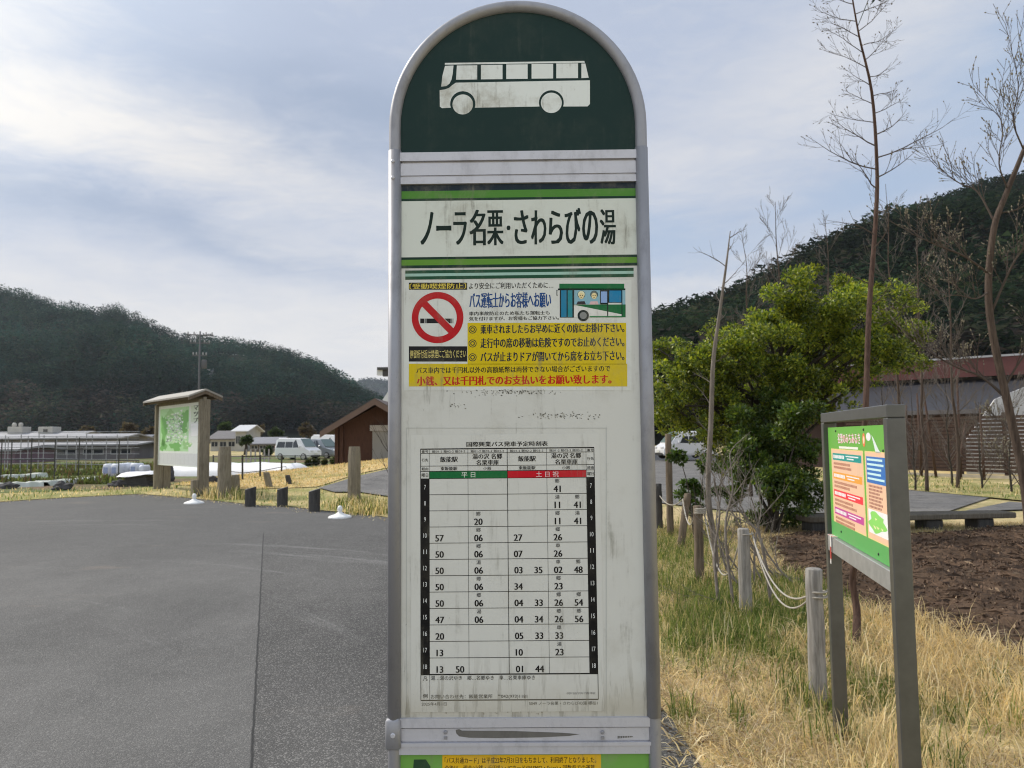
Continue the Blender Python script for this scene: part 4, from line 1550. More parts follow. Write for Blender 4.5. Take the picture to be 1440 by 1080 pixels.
SHB = 'twiggy bare shrubs before the slat fence'
bare_tree(1283, 690, 545, 20.5, 61, 'twiggy bare shrub closest behind the information board, before the fence', 3, 50, M_darkbark, M_twig_grey, dense=1.2, group=SHB, depth=2, start=.08, name='bare_shrub')
bare_tree(1333, 690, 505, 22, 62, 'tallest twiggy bare shrub, before the middle of the slat fence', 3, 60, M_darkbark, M_twig_grey, dense=1.4, group=SHB, depth=2, start=.10, name='bare_shrub')
bare_tree(1376, 690, 570, 21, 63, 'low wide twiggy bare shrub beside the thin reddish stake', 3, 55, M_darkbark, M_twig_grey, dense=1.2, group=SHB, depth=2, start=.06, name='bare_shrub')
bare_tree(1418, 690, 540, 19.5, 64, 'twiggy bare shrub right behind the crooked budding tree', 3, 55, M_darkbark, M_twig_grey, dense=1.3, group=SHB, depth=2, start=.08, name='bare_shrub')
bare_tree(1242, 690, 520, 19, 65, 'twiggy bare shrub rising behind the top rail of the information board', 3, 50, M_darkbark, M_twig_grey, dense=1.2, group=SHB, depth=2, start=.2, name='bare_shrub')


def build_pale_snag():
    Y = 8.6
    b = at(1006, 800, Y)
    b.z = 0
    root = thing('dead_tree', b, label='thin pale dead trunk standing among cut branches by the rope posts', cat='tree')
    pth = [(1008, 800), (1004, 760), (996, 690), (1000, 590), (1003, 510), (1012, 440), (1021, 375), (1027, 325)]
    w = [10, 8.5, 7.5, 7, 6, 4.6, 3.2, 1.2]
    pts = [at(x, y, Y) - b for x, y in pth]
    pts[0].z = -.05
    P_ = bez(pts, 5)
    R_ = np.interp(np.linspace(0, len(w) - 1, len(P_)), range(len(w)), [q / F * Y / 2 for q in w])
    m = MB()
    m.tube(P_, list(R_), 9)
    m.build('trunk', M_palebark, root, True)
    rs = random.Random(44)
    m = MB()
    for i in range(14, len(P_) - 1, 2):
        a = rs.uniform(0, 6.28)
        twig(m, rs, P_[i], Vector((math.cos(a), math.sin(a), .7)), rs.uniform(.2, .5), .006, 1, .05, .6, None, kids=4)
    m.build('branches', M_twig_grey, root, True)


build_pale_snag()


def build_cut_branches():
    rs = random.Random(77)
    b = gp(1045, 845)
    b = Vector((b.x, b.y, 0))
    m = MB()
    stems = [[(1062, 860), (1030, 790), (1000, 735), (990, 690), (993, 650)], [(1050, 850), (1022, 800), (1008, 740), (1012, 690)], [(1075, 850), (1050, 770), (1040, 720), (1048, 672)],
             [(1090, 840), (1060, 770), (1030, 720), (1024, 660)], [(1085, 830), (1070, 760), (1050, 730), (1028, 700)], [(1120, 850), (1095, 800), (1070, 760), (1062, 715)],
             [(1130, 870), (1110, 830), (1095, 800), (1082, 760)], [(1040, 840), (1018, 780), (1003, 760), (985, 745)], [(1030, 800), (1020, 745), (1030, 690), (1026, 640)],
             [(1100, 850), (1080, 800), (1050, 760), (1040, 740)], [(1070, 880), (1055, 860), (1020, 850), (1000, 852)], [(1135, 880), (1110, 860), (1085, 840), (1050, 838)],
             [(1010, 830), (1005, 780), (1012, 720), (1004, 670)], [(1060, 820), (1062, 760), (1070, 720), (1066, 690)]]
    for i, st in enumerate(stems):
        Y = 6.9 + rs.uniform(-.3, 1.2)
        pts = []
        for j, (x, y) in enumerate(st):
            p = at(x, y, Y + .1 * j) - b
            p.z = max(p.z, -.01 if j == 0 else .03)
            pts.append(p)
        pts[0].z = 0.0
        q = bez(pts, 5)
        r0 = rs.uniform(.008, .017)
        m.tube(q, [r0 * (1 - .7 * k / (len(q) - 1)) for k in range(len(q))], 6)
        for k in range(3, len(q), 2):
            d = (q[k] - q[k - 1]).normalized()
            twig(m, rs, q[k], d + Vector((rs.uniform(-.8, .8), rs.uniform(-.6, .6), rs.uniform(-.3, .6))), rs.uniform(.2, .55), r0 * .4, 1, .02, .55, None, kids=4)
    o = m.build('cut_branches', M_palebark, None, True, label='heap of pale cut branches leaning behind the rope posts', cat='branches')
    o.location = b


build_cut_branches()

LEAFMAT = {}


def leafy(name, root, Y, b, clumps, per, leaf, pal, seed, depthk=.8):
    """crown: leaf-sized folded faces spread through clumps given by (px, py, radius px)"""
    r = np.random.default_rng(seed)
    CC, RR = [], []
    for (px, py, rp) in clumps:
        c = at(px, py, Y + r.uniform(-.8, .8)) - b
        R = rp / F * Y
        # each clump is broken into sprays
        n = max(6, int(rp / 3))
        for _ in range(n):
            v = r.normal(size=3)
            v /= np.linalg.norm(v)
            CC.append(np.array(c) + v * R * r.uniform(.1, 1.15) * np.array([1, depthk, .85]))
            RR.append(R * r.uniform(.14, .42))
    CC, RR = np.array(CC), np.array(RR)
    tone = r.uniform(.65, 1.3, len(CC))
    k = r.choice(len(CC), int(per * len(CC)), p=RR ** 2 / (RR ** 2).sum())
    n = len(k)
    v = r.normal(size=(n, 3))
    v /= np.linalg.norm(v, axis=1)[:, None]
    P_ = CC[k] + v * (RR[k] * r.uniform(.15, 1.15, n) ** .6)[:, None] * np.array([1, 1, .6])
    d = v * .6 + r.normal(0, .5, (n, 3)) + np.array([0, 0, .15])
    d /= np.linalg.norm(d, axis=1)[:, None]
    up = np.array([0, 0, 1]) + r.normal(0, .45, (n, 3))
    s = np.cross(d, up)
    s /= np.linalg.norm(s, axis=1)[:, None]
    nn = np.cross(s, d)
    L = (leaf * r.uniform(.6, 1.3, n))[:, None]
    V = np.empty((n, 4, 3))
    V[:, 0] = P_
    V[:, 1] = P_ + d * L * .5 + s * L * .27 + nn * L * .06
    V[:, 2] = P_ + d * L
    V[:, 3] = P_ + d * L * .5 - s * L * .27 + nn * L * .06
    o = np.arange(n) * 4
    idx = np.concatenate([np.stack([o, o + 1, o + 2], 1), np.stack([o, o + 2, o + 3], 1)])
    col = np.array(pal)[r.integers(0, len(pal), n)] * (tone[k] * r.uniform(.8, 1.2, n))[:, None]
    col = np.concatenate([col, col]).astype(np.float32)
    if 'leaf' not in LEAFMAT:
        m = bpy.data.materials.new('leaves')
        m.use_nodes = True
        t = NT(m.node_tree)
        p = t.n['Principled BSDF']
        a = t.n.new('ShaderNodeAttribute')
        a.attribute_name = 'Col'
        t.l.new(a.outputs['Color'], p.inputs['Base Color'])
        p.inputs['Roughness'].default_value = .45
        tr = t.n.new('ShaderNodeBsdfTranslucent')
        t.l.new(t.mix(1.0, a.outputs['Color'], (1.5, 1.5, .6, 1), 'MULTIPLY'), tr.inputs[0])
        mx = t.n.new('ShaderNodeMixShader')
        mx.inputs[0].default_value = .35
        t.l.new(p.outputs[0], mx.inputs[1])
        t.l.new(tr.outputs[0], mx.inputs[2])
        t.l.new(mx.outputs[0], t.n['Material Output'].inputs[0])
        LEAFMAT['leaf'] = m
    np_mesh(name, V.reshape(-1, 3), 3, idx, LEAFMAT['leaf'], col, root)
    return CC


def build_leafy_trees():
    Y = 13.5
    b = at(1085, 700, Y)
    b.z = 0
    root = thing('broadleaf_tree', b, label='spreading broadleaf tree with fresh yellow green leaves on dark limbs', cat='tree')
    clumps = [(1120, 435, 58), (1075, 455, 42), (1180, 440, 58), (1245, 455, 55), (1285, 485, 36), (1190, 400, 30), (1140, 395, 26), (1010, 515, 46), (955, 525, 44), (930, 560, 34), (1060, 510, 55), (1130, 500, 52), (1200, 500, 46), (985, 560, 38),
              (925, 490, 30), (940, 500, 34), (975, 500, 36), (1030, 490, 34), (945, 570, 34), (1010, 560, 40), (1060, 550, 42), (1110, 540, 46), (1100, 480, 46), (1160, 480, 48), (1220, 480, 44), (1060, 620, 38), (1000, 640, 26), (1150, 570, 36), (1000, 610, 34), (955, 585, 30), (1020, 650, 30), (1065, 590, 44), (1110, 590, 40), (980, 540, 40), (1195, 540, 34), (1225, 515, 36), (1290, 455, 26), (1270, 500, 30), (930, 592, 26), (962, 600, 24), (1000, 602, 28), (1025, 622, 26), (1085, 560, 46), (1160, 545, 38), (1030, 580, 36), (1255, 510, 30), (1000, 470, 22), (1235, 405, 20)]
    leafy('crown', root, Y, b, clumps, 165, .066, [(.25, .29, .035), (.31, .33, .045), (.17, .22, .03), (.10, .15, .025), (.055, .09, .02)], 3)
    rs = random.Random(9)
    m = MB()
    m.tube(bez([Vector((0, 0, -.1)), Vector((.05, 0, .7)), Vector((-.05, 0, 1.4)), Vector((.1, 0, 2.2)), Vector((.2, 0, 3.1))], 5), [.11 - .004 * i for i in range(21)], 9)
    m.build('trunk', M_darkbark, root, True)
    m = MB()
    for i, (px, py, rp) in enumerate(clumps):
        e = at(px, py, Y + rs.uniform(-.5, .5)) - b
        t = rs.uniform(.8, 2.4)
        s_ = Vector((.05, 0, min(t, max(.5, e.z - .4))))
        mid = s_.lerp(e, .5) + Vector((rs.uniform(-.15, .15), rs.uniform(-.2, .2), rs.uniform(.0, .25)))
        q = bez([s_, mid, e], 5)
        m.tube(q, [.042 * (1 - .8 * k / 10) + .004 for k in range(11)], 6)
        for k in range(4, 11, 2):
            twig(m, rs, q[k], Vector((rs.uniform(-1, 1), rs.uniform(-.5, .5), rs.uniform(-.1, 1))), rp / F * Y * .9, .010, 1, .05, .6, None, kids=4)
    m.build('branches', M_darkbark, root, True)
    # darker evergreen shrub beneath
    Y = 12.0
    b = at(1085, 700, Y)
    b.z = 0
    root = thing('evergreen_shrub', b, label='dense dark evergreen shrub under the yellow green tree, beside the road', cat='shrub')
    clumps = [(1060, 610, 46), (1105, 640, 50), (1050, 660, 46), (1090, 690, 50), (1125, 690, 38), (1070, 725, 34), (1125, 600, 40), (1140, 640, 28), (1030, 690, 28), (1115, 725, 28), (1090, 570, 34)]
    leafy('crown', root, Y, b, clumps, 200, .068, [(.070, .105, .02), (.06, .11, .02), (.034, .065, .016), (.12, .165, .028)], 5)
    m = MB()
    for k in range(7):
        e = at(*clumps[k][:2], Y) - b
        m.tube(bez([Vector((rs.uniform(-.12, .12), rs.uniform(-.12, .12), -.05)), e * .5 + Vector((0, 0, .1)), e], 4), [.035 - .0035 * i for i in range(9)], 7)
    m.build('stems', M_darkbark, root, True)
    # small plant in front of the parked car
    Y = 11.4
    b = at(975, 700, Y)
    b.z = 0
    root = thing('small_shrub', b, label='small dark green shrub by the rope posts, in front of the parked white car', cat='shrub')
    clumps = [(975, 680, 22), (990, 655, 18), (965, 700, 16), (955, 640, 16), (1000, 690, 18), (985, 715, 16)]
    leafy('crown', root, Y, b, clumps, 80, .066, [(.05, .095, .02), (.08, .13, .025), (.035, .065, .015)], 7)
    m = MB()
    for k in range(5):
        e = at(*clumps[k][:2], Y) - b
        m.tube(bez([Vector((0, 0, -.05)), e * .5 + Vector((.03, 0, .1)), e], 4), [.014 - .0013 * i for i in range(9)], 6)
    m.build('stems', M_darkbark, root, True)


build_leafy_trees()


# bare sapling half hidden behind the bus stop
bare_tree(566, 700, 420, 12.5, 51, 'twiggy bare sapling half hidden behind the bus stop', 5, 62, M_darkbark, M_twig, dense=1.2, group='bare saplings', depth=1, start=.12, name='bare_sapling')


# ================================================================== GRASS
def blades(name, pts, hgt, wid, lean, pal, seed, m, **tags):
    """grass blades: curved tapering strips rooted at pts (n,3)"""
    r = np.random.default_rng(seed)
    P_ = np.asarray(pts, float)
    n = len(P_)
    a = r.uniform(0, 2 * np.pi, n)
    D = np.stack([np.cos(a), np.sin(a), np.zeros(n)], 1)
    W = np.stack([-np.sin(a), np.cos(a), np.zeros(n)], 1)
    H = (hgt[0] + (hgt[1] - hgt[0]) * r.random(n) ** 1.5)[:, None]
    w = (wid * r.uniform(.6, 1.4, n))[:, None]
    ln = r.uniform(lean[0], lean[1], n)[:, None]
    Z = np.array([0, 0, 1.0])
    up = np.sqrt(np.clip(1 - ln ** 2, .02, 1))
    mid = P_ + (D * ln * .45 + Z * up * .58) * H
    tip = P_ + (D * ln * 1.05 + Z * up * np.where(ln > .7, .62, .92)) * H
    V = np.empty((n, 5, 3))
    V[:, 0] = P_ - W * w - Z * .01
    V[:, 1] = P_ + W * w - Z * .01
    V[:, 2] = mid + W * w * .8
    V[:, 3] = mid - W * w * .8
    V[:, 4] = tip
    o = np.arange(n) * 5
    idx = np.concatenate([np.stack([o, o + 1, o + 2], 1), np.stack([o, o + 2, o + 3], 1), np.stack([o + 3, o + 2, o + 4], 1)])
    c = np.array(pal)[r.integers(0, len(pal), n)] * r.uniform(.7, 1.25, (n, 1))
    np_mesh(name, V.reshape(-1, 3), 3, idx, m, np.concatenate([c, c, c]).astype(np.float32), **tags)


M_blade = mat('grass_blade', (.4, .3, .15), .8, attr=True, spec=.2)
translucent(M_blade, .5)
DRY = [(.80, .65, .37), (.70, .57, .31), (.84, .74, .50), (.56, .44, .26), (.76, .61, .34)]
GRN = [(.11, .17, .035), (.16, .22, .05), (.09, .14, .035), (.24, .26, .08), (.40, .36, .16)]


def build_grass():
    r = np.random.default_rng(11)
    soil = P2([(1090, 765), (1150, 752), (1290, 756), (1440, 744), (1600, 750), (1640, 890), (1540, 940), (1440, 925), (1360, 893), (1290, 873), (1220, 855), (1160, 820), (1110, 795)])
    road = ROAD_EDGE[:8]

    def edge_x(y):
        return float(np.interp(y, [p[1] for p in road], [p[0] for p in road]))

    zones = [(gp(px, py), rr) for px, py, rr in ((1030, 845, .6), (1075, 860, .5), (1000, 880, .4), (960, 825, .5), (945, 785, .6), (955, 762, .8), (1040, 895, .35), (1120, 830, .5), (985, 905, .3), (1190, 965, .25))]

    def greenness(x, y):
        g = max(math.exp(-(((x - c.x) / rr) ** 2 + ((y - c.y) / (rr * 1.6)) ** 2)) for c, rr in zones)
        return g * (.55 + .9 * nz(x, y, 2.3, 8))
    nz = lambda x, y, s, k: .5 + .5 * noise.noise(Vector((x * s, y * s, k)))

    def field_pts(n, x0, x1, y0, y1, dens, off=.12):
        out = []
        k = 0
        while len(out) < n and k < n * 12:
            k += 1
            y = y0 + (y1 - y0) * r.random() ** 1.25
            x = r.uniform(x0, x1)
            if x > .78 * y + .9 or x < edge_x(y) + off * r.random() ** 2 - .02: continue
            if inside(soil, x, y): continue
            if r.random() > dens(x, y): continue
            if y < 12 and r.random() < greenness(x, y) * .85: continue
            out.append((x, y, 0))
        return out
    nz = lambda x, y, s, k: .5 + .5 * noise.noise(Vector((x * s, y * s, k)))
    # straw thatch lying nearly flat, over the whole strip
    pts = field_pts(95000, .6, 9, 2.2, 13, lambda x, y: .35 + .65 * (nz(x, y, 1.1, 2) > .42))
    blades('dry_grass', pts, (.05, .19), .0022, (.80, .995), DRY + [(.36, .27, .17), (.28, .21, .13), (.50, .42, .30), (.62, .54, .42), (.30, .30, .12)], 1, M_blade, label='flattened straw and dead grass over the ground by the posts', cat='dry grass', kind='stuff')
    # standing dry tufts: cluster centres
    pts = []
    for _ in range(330):
        y = r.uniform(2.6, 8.5)
        x = r.uniform(.95, .78 * y + .8)
        if inside(soil, x, y): continue
        q = at(1195, 850, y).x
        k = 30 if (x > q and y < 6.5) else 12
        if x < q and r.random() < .62: continue
        rr = r.uniform(.05, .16)
        for _ in range(k): pts.append((x + r.normal() * rr, y + r.normal() * rr, 0))
    blades('dry_grass_tufts', pts, (.08, .30), .0026, (.2, .92), DRY, 2, M_blade, label='tufts of standing straw coloured grass round the information board', cat='dry grass', kind='stuff')
    # long arching strands round the board and along the soil
    pts = []
    for px, py, rr, k in ((1215, 870, .30, 900), (1310, 880, .28, 800), (1280, 905, .30, 700), (1350, 915, .25, 500), (1400, 950, .25, 500), (1230, 920, .25, 500), (1130, 905, .2, 250), (1330, 960, .25, 300), (1425, 1000, .2, 300), (1110, 950, .25, 150), (1195, 985, .15, 150)):
        c = gp(px, py)
        for _ in range(k): pts.append((c.x + r.normal() * rr, c.y + r.normal() * rr, 0))
    pts = [p for p in pts if not inside(soil, p[0], p[1] - .12)]
    pts = pts[::2]
    blades('arching_grass', pts, (.15, .40), .0026, (.70, .96), [(.76, .58, .30), (.68, .51, .24), (.80, .68, .44), (.52, .40, .22)], 8, M_blade, label='long golden strands of arching grass between the information board and the soil', cat='dry grass', kind='stuff')
    # straws and grit spilled over the edge of the asphalt
    pts = []
    E_ = ROAD_EDGE[:-2]
    for (xa, ya), (xb, yb) in zip(E_, E_[1:]):
        Ls = math.hypot(xb - xa, yb - ya)
        if yb < 1 or Ls > 25: continue
        for _ in range(int(Ls * (150 if ya < 9 else 60))):
            t_ = r.random()
            w_ = .10 if ya < 9 else .22
            x, y = xa + (xb - xa) * t_ + r.normal() * w_, ya + (yb - ya) * t_ + r.normal() * w_
            pts.append((x, y, ground_h(x, y) + .006))
    blades('edge_straw', pts, (.05, .18), .005, (.9, .995), DRY + [(.16, .11, .07), (.24, .18, .10)], 9, M_blade, label='bits of straw spilled over the edge of the asphalt', cat='straw', kind='stuff')
    pts = []
    k = 0
    while len(pts) < 10000 and k < 200000:
        k += 1
        y = 3.5 + 9 * r.random()
        x = r.uniform(.6, .6 * y)
        if x < edge_x(y) or inside(soil, x, y) or r.random() > greenness(x, y): continue
        pts.append((x, y, 0))
    blades('green_grass', pts, (.05, .18), .0032, (.2, .95), GRN, 23, M_blade, label='lush green grass round the rope posts', cat='grass', kind='stuff')
    # tufts grown up round the feet of the posts
    pts = []
    for px, py in ((1151, 987), (1049, 868), (984, 820), (955, 770), (1180, 1040), (1275, 1118), (1203, 915)):
        c = gp(px, py)
        for _ in range(110): pts.append((c.x + r.normal() * .09, c.y + r.normal() * .07, 0))
    blades('foot_tufts', pts, (.08, .30), .0028, (.2, .9), DRY + GRN[:4], 24, M_blade, label='tufts of mixed grass grown up round the feet of the posts', cat='grass', kind='stuff')
    # green blades: mostly along the middle of the strip, between the posts
    pts = []
    for (px, py, rr, k) in ((1030, 850, .5, 1500), (1000, 880, .4, 900), (1075, 860, .5, 1200), (960, 830, .35, 500), (1010, 905, .35, 700), (1050, 890, .4, 900), (975, 905, .25, 350), (940, 790, .5, 600), (950, 765, .7, 900), (970, 745, .8, 900),
                            (1100, 880, .35, 600), (960, 1008, .07, 120), (1040, 1016, .06, 90), (1095, 925, .2, 220), (1130, 990, .15, 160), (1340, 1010, .12, 120), (1190, 965, .12, 140), (1310, 1070, .12, 160), (1400, 960, .15, 120), (1120, 830, .5, 500), (1210, 830, .5, 500), (1290, 765, .6, 600), (1380, 765, .6, 500), (1420, 1010, .1, 100)):
        c = gp(px, py)
        for _ in range(k): pts.append((c.x + r.normal() * rr * .6, c.y + r.normal() * rr * 1.1, 0))
    pts = [p for p in pts if p[0] > edge_x(p[1]) and not inside(soil, p[0], p[1])]
    pts = [p for i, p in enumerate(pts) if nz(p[0], p[1], 2.3, 8) > .22 + .33 * r.random()]
    blades('green_grass', pts, (.06, .22), .0032, (.15, .9), GRN, 3, M_blade, label='patches of fresh green grass between the rope posts', cat='grass', kind='stuff')
    # far verges: coarse blades
    pts = []
    LW, BK, VG = LAWN, BANK, VERGE
    for poly, n in ((LW, 9000), (VG, 5000)):
        xs, ys = [p[0] for p in poly], [p[1] for p in poly]
        for _ in range(n):
            x, y = r.uniform(min(xs), max(xs)), r.uniform(min(ys), max(ys))
            if inside(poly, x, y) and not inside(FOOT, x, y): pts.append((x, y, ground_h(x, y) + .015))
    blades('verge_grass', pts, (.05, .16), .010, (.2, .9), DRY + GRN[:4], 4, M_blade, label='short mixed grass on the verges beyond the asphalt', cat='grass', kind='stuff')
    pts = []
    xs, ys = [p[0] for p in BK], [p[1] for p in BK]
    for _ in range(16000):
        x, y = r.uniform(min(xs), max(xs)), r.uniform(min(ys), max(ys))
        if inside(BK, x, y) and not inside(FOOT, x, y): pts.append((x, y, ground_h(x, y) + .035))
    blades('cut_straw', pts, (.06, .22), .010, (.8, .98), [(.60, .46, .22), (.54, .40, .18), (.66, .52, .28)], 5, M_blade, label='loose cut straw spread over the low bank', cat='straw', kind='stuff')
    # weeds at the feet of the two square posts on the left
    pts = []
    for px, py, k in ((315, 700, 500), (300, 698, 300), (497, 714, 500), (530, 722, 700), (515, 716, 300), (335, 702, 300)):
        c = gp(px, py)
        for _ in range(k): pts.append((c.x + r.normal() * .3, c.y + r.normal() * .25, ground_h(c.x, c.y)))
    blades('weeds', pts, (.12, .42), .008, (.1, .7), DRY + GRN, 6, M_blade, label='ragged weeds at the feet of the square timber posts', cat='weeds', kind='stuff')


build_grass()


# ================================================================== LEFT: MAP BOARD, POSTS, BOLLARDS
M_mapprint = print_mat('printed_map_sheet', 0.5, 0.15, 0.15, 41.0)
M_roofmetal = mat('weathered_roof_sheet', (.30, .28, .25), .6, var=.25, scale=8)


def build_map_board():
    A = gp(222, 688)
    B = gp(285, 698)
    P = Panel(A, (B.x - A.x, B.y - A.y))
    L = Vector((B.x - A.x, B.y - A.y)).length
    root = thing('map_notice_board', A, P.rot, label='roofed timber notice board with a green map, standing on the grass beyond the asphalt', cat='notice board')
    top = at(222, 571, A.y).z
    for u, w, d in ((0, .15, .26), (L, .16, .28)):
        m = MB()
        m.box((u - w / 2, -d / 2, -.1), (u + w / 2, d / 2, top), bev=.015)
        m.build('post', M_timber, root)
        m = MB()
        m.box((u - w / 2 - .02, -d / 2 - .16 if u else d / 2 + .005, -.1), (u + w / 2 + .02, -d / 2 - .005 if u else d / 2 + .22, .75 if u == 0 else .45), bev=.015)
        m.build('brace', M_timber, root)
    m = MB()
    v0, v1 = at(255, 657, (A.y + B.y) / 2).z, top - .06
    m.box((.09, -.05, v0), (L - .10, .0, v1), C(190, 194, 188))
    pn = m.build('map_panel', M_mapprint, root)
    q = Print(None, -.0502)
    X = lambda a: .09 + (L - .19) * a
    Y = lambda b: v1 - (v1 - v0) * b
    rr = random.Random(12)
    R = lambda a, b, c, e, col, l: q.poly([(X(a), Y(e)), (X(c), Y(e)), (X(c), Y(b)), (X(a), Y(b))], col, l, px=False)
    G1_, G2_, W_ = C(128, 168, 112), C(100, 152, 82), C(196, 202, 196)
    R(.04, .05, .74, .76, C(150, 186, 140), 0)

    def blob(cx, cy, rx, ry, col, l):
        ph = rr.uniform(0, 6)
        pts = []
        for i in range(22):
            a = i * 2 * math.pi / 22
            k = 1 + .25 * math.sin(3 * a + ph) + .15 * math.sin(7 * a + 2 * ph)
            pts.append((X(min(.97, max(.03, cx + rx * k * math.cos(a)))), Y(min(.78, max(.04, cy + ry * k * math.sin(a))))))
        q.poly(pts, col, l, px=False)
    for cx, cy, rx, ry, c in ((.15, .40, .08, .25, G2_), (.62, .28, .12, .17, G2_), (.45, .68, .14, .07, G2_), (.14, .67, .08, .09, G2_), (.3, .15, .12, .07, G1_), (.7, .66, .10, .06, G1_)): blob(cx, cy, rx, ry, c, 1)
    for k in range(170): blob(rr.uniform(.22, .6), rr.uniform(.14, .62), rr.uniform(.008, .03), rr.uniform(.005, .018), rr.choice((W_, W_, C(150, 160, 150), C(176, 190, 160), C(110, 130, 110))), 2 + k % 3)
    for k in range(24): blob(rr.uniform(.5, .85), rr.uniform(.1, .72), rr.uniform(.008, .03), rr.uniform(.006, .018), rr.choice((W_, C(186, 200, 170))), 2 + k % 3)
    R(.78, .05, .97, .30, C(176, 186, 168), 1)
    R(.79, .33, .97, .52, C(206, 210, 214), 1)
    R(.02, .79, .98, .98, C(176, 178, 178), 1)
    for k in range(9): R(.05 + k * .10, .81, .052 + k * .10, .96, C(140, 142, 144), 2)
    for i, ch in enumerate('マップ'):
        q.text(ch, X(.84), Y(.05 + i * .095 + .075), X(.94), Y(.05 + i * .095), C(30, 32, 30), 3, .05, local=True)
    q.build('map_print', M_mapprint, pn)
    m = MB()
    m.box((-.12, -.06, top - .055), (L + .12, .02, top + .06))
    m.build('beam', M_timber, root)
    ov, hw, zt, ze = .16, .46, top + .24, top + .05
    m = MB()
    for s_ in (-1, 1):
        a0, a1 = (-ov, s_ * hw, ze), (-ov, 0, zt)
        b0, b1 = (L + ov * .7, s_ * hw, ze), (L + ov * .7, 0, zt)
        th = Vector((0, 0, .05))
        vs = [Vector(q_) for q_ in (a0, b0, b1, a1)]
        m.add(vs + [v + th for v in vs], [[0, 1, 2, 3], [7, 6, 5, 4], [0, 4, 5, 1], [1, 5, 6, 2], [2, 6, 7, 3], [3, 7, 4, 0]])
    rf = m.build('roof', M_roofmetal, root)
    for x in (-ov + .03, L + ov * .7 - .06):
        m = MB()
        for s_ in (-1, 1):
            vs = [Vector((x, s_ * hw, ze - .09)), Vector((x, 0, zt - .09)), Vector((x, 0, zt - .004)), Vector((x, s_ * hw, ze - .004))]
            m.add(vs + [v + Vector((.04, 0, 0)) for v in vs], [[0, 1, 2, 3], [7, 6, 5, 4], [0, 4, 5, 1], [1, 5, 6, 2], [2, 6, 7, 3], [3, 7, 4, 0]])
        m.build('gable_board', M_brownwood, rf)
    m = MB()
    for s_ in (-1, 1):
        for v in (.3, .7):
            m.box((-ov + .08, s_ * hw * v - .03, ze + (zt - ze) * (1 - v) - .10), (L + ov * .7 - .08, s_ * hw * v + .03, ze + (zt - ze) * (1 - v) - .02))
    m.build('purlin', M_brownwood, rf)


build_map_board()


def square_post(px, py, toppy, wpx, label, lean=0.0, name='timber_post', m=None, group='tall square timber posts at the edge of the asphalt'):
    b = gp(px, py)
    H = at(px, toppy, b.y).z - b.z
    w = wpx / F * b.y / 2
    mb = MB()
    n = 7
    rs = random.Random(int(px))
    for k in (0,):
        vs, fs = [], []
        for i in range(n + 1):
            z = -.1 + (H + .1) * i / n
            for j in range(8):
                a = 2 * math.pi * (j + .5) / 8
                rr = w * 1.06 * (1 + rs.uniform(-.03, .03)) * (1.04 - .08 * i / n) * (.86 if i == n else 1)
                vs.append((rr * math.cos(a) + lean * z, rr * math.sin(a), z - (.0 if i < n else 0)))
        for i in range(n):
            for j in range(8): fs.append([i * 8 + j, i * 8 + (j + 1) % 8, i * 8 + 8 + (j + 1) % 8, i * 8 + 8 + j])
        fs.append(list(range(n * 8, n * 8 + 8)))
        mb.add(vs, fs)
    o = mb.build(name, m or M_timber, None, label=label, cat='post', group=group)
    o.location = b
    return o, b, H, w


TP1 = square_post(315, 701, 628, 17, 'tall thick timber post beside the map notice board')
TP2 = square_post(498, 713, 628, 17, 'tall thick timber post at the foot of the path, near the bus stop')
square_post(331, 690, 668, 11, 'short pale timber stump just behind the tall post by the map board', name='wooden_stump', group='short wooden stumps on the grass')
square_post(379, 686, 664, 9, 'slim leaning wooden stump below the wire fence', -.22, 'wooden_stump', None, 'short wooden stumps on the grass')
square_post(407, 682, 668, 7, 'smallest dark wooden stump on the straw bank', -.2, 'wooden_stump', M_darktimber, 'short wooden stumps on the grass')


def bollard(px, py, toppy, wpx, label):
    b = gp(px, py)
    H = at(px, toppy, b.y).z - b.z
    w = wpx / F * b.y / 2
    root = thing('bollard', b, .1, label=label, cat='bollard', group='three dark slant topped bollards at the asphalt edge')
    n = 18
    body, capm = MB(), MB()
    vs, fs = [], []
    ring_ = [(w * math.cos(2 * math.pi * j / n), w * math.sin(2 * math.pi * j / n)) for j in range(n)]
    lv = [(-.08, 1.0), (H * .30, 1.0), (H * .32, .955), (H * .335, 1.0), (H * .50, 1.0), (H * .52, .955), (H * .535, 1.0)]
    for z, k in lv: vs += [(x * k, y * k, z) for x, y in ring_]
    vs += [(x, y, H * .86 + .28 * x * 1.0 + .02) for x, y in ring_]
    for i in range(len(lv)):
        for j in range(n): fs.append([i * n + j, i * n + (j + 1) % n, (i + 1) * n + (j + 1) % n, (i + 1) * n + j])
    body.add(vs, fs)
    body.build('post_body', M_darktimber, root)
    t0 = [(x, y, H * .86 + .28 * x + .0205) for x, y in ring_]
    t1 = [(x * .93, y * .93, H * .86 + .28 * x * .93 + .030) for x, y in ring_]
    capm.add(t0 + t1, [[j, (j + 1) % n, n + (j + 1) % n, n + j] for j in range(n)] + [list(range(n, 2 * n))])
    capm.build('slanted_cap', mat('bollard_top', (.22, .215, .21), .8, var=.3, scale=20), root)


bollard(352, 712, 684, 15, 'dark slant topped bollard closest to the tall post by the map board')
bollard(397, 712, 684, 15, 'dark slant topped bollard in the middle of its row of three')
bollard(442, 719, 686, 16, 'dark slant topped bollard nearest the path and the bus stop')


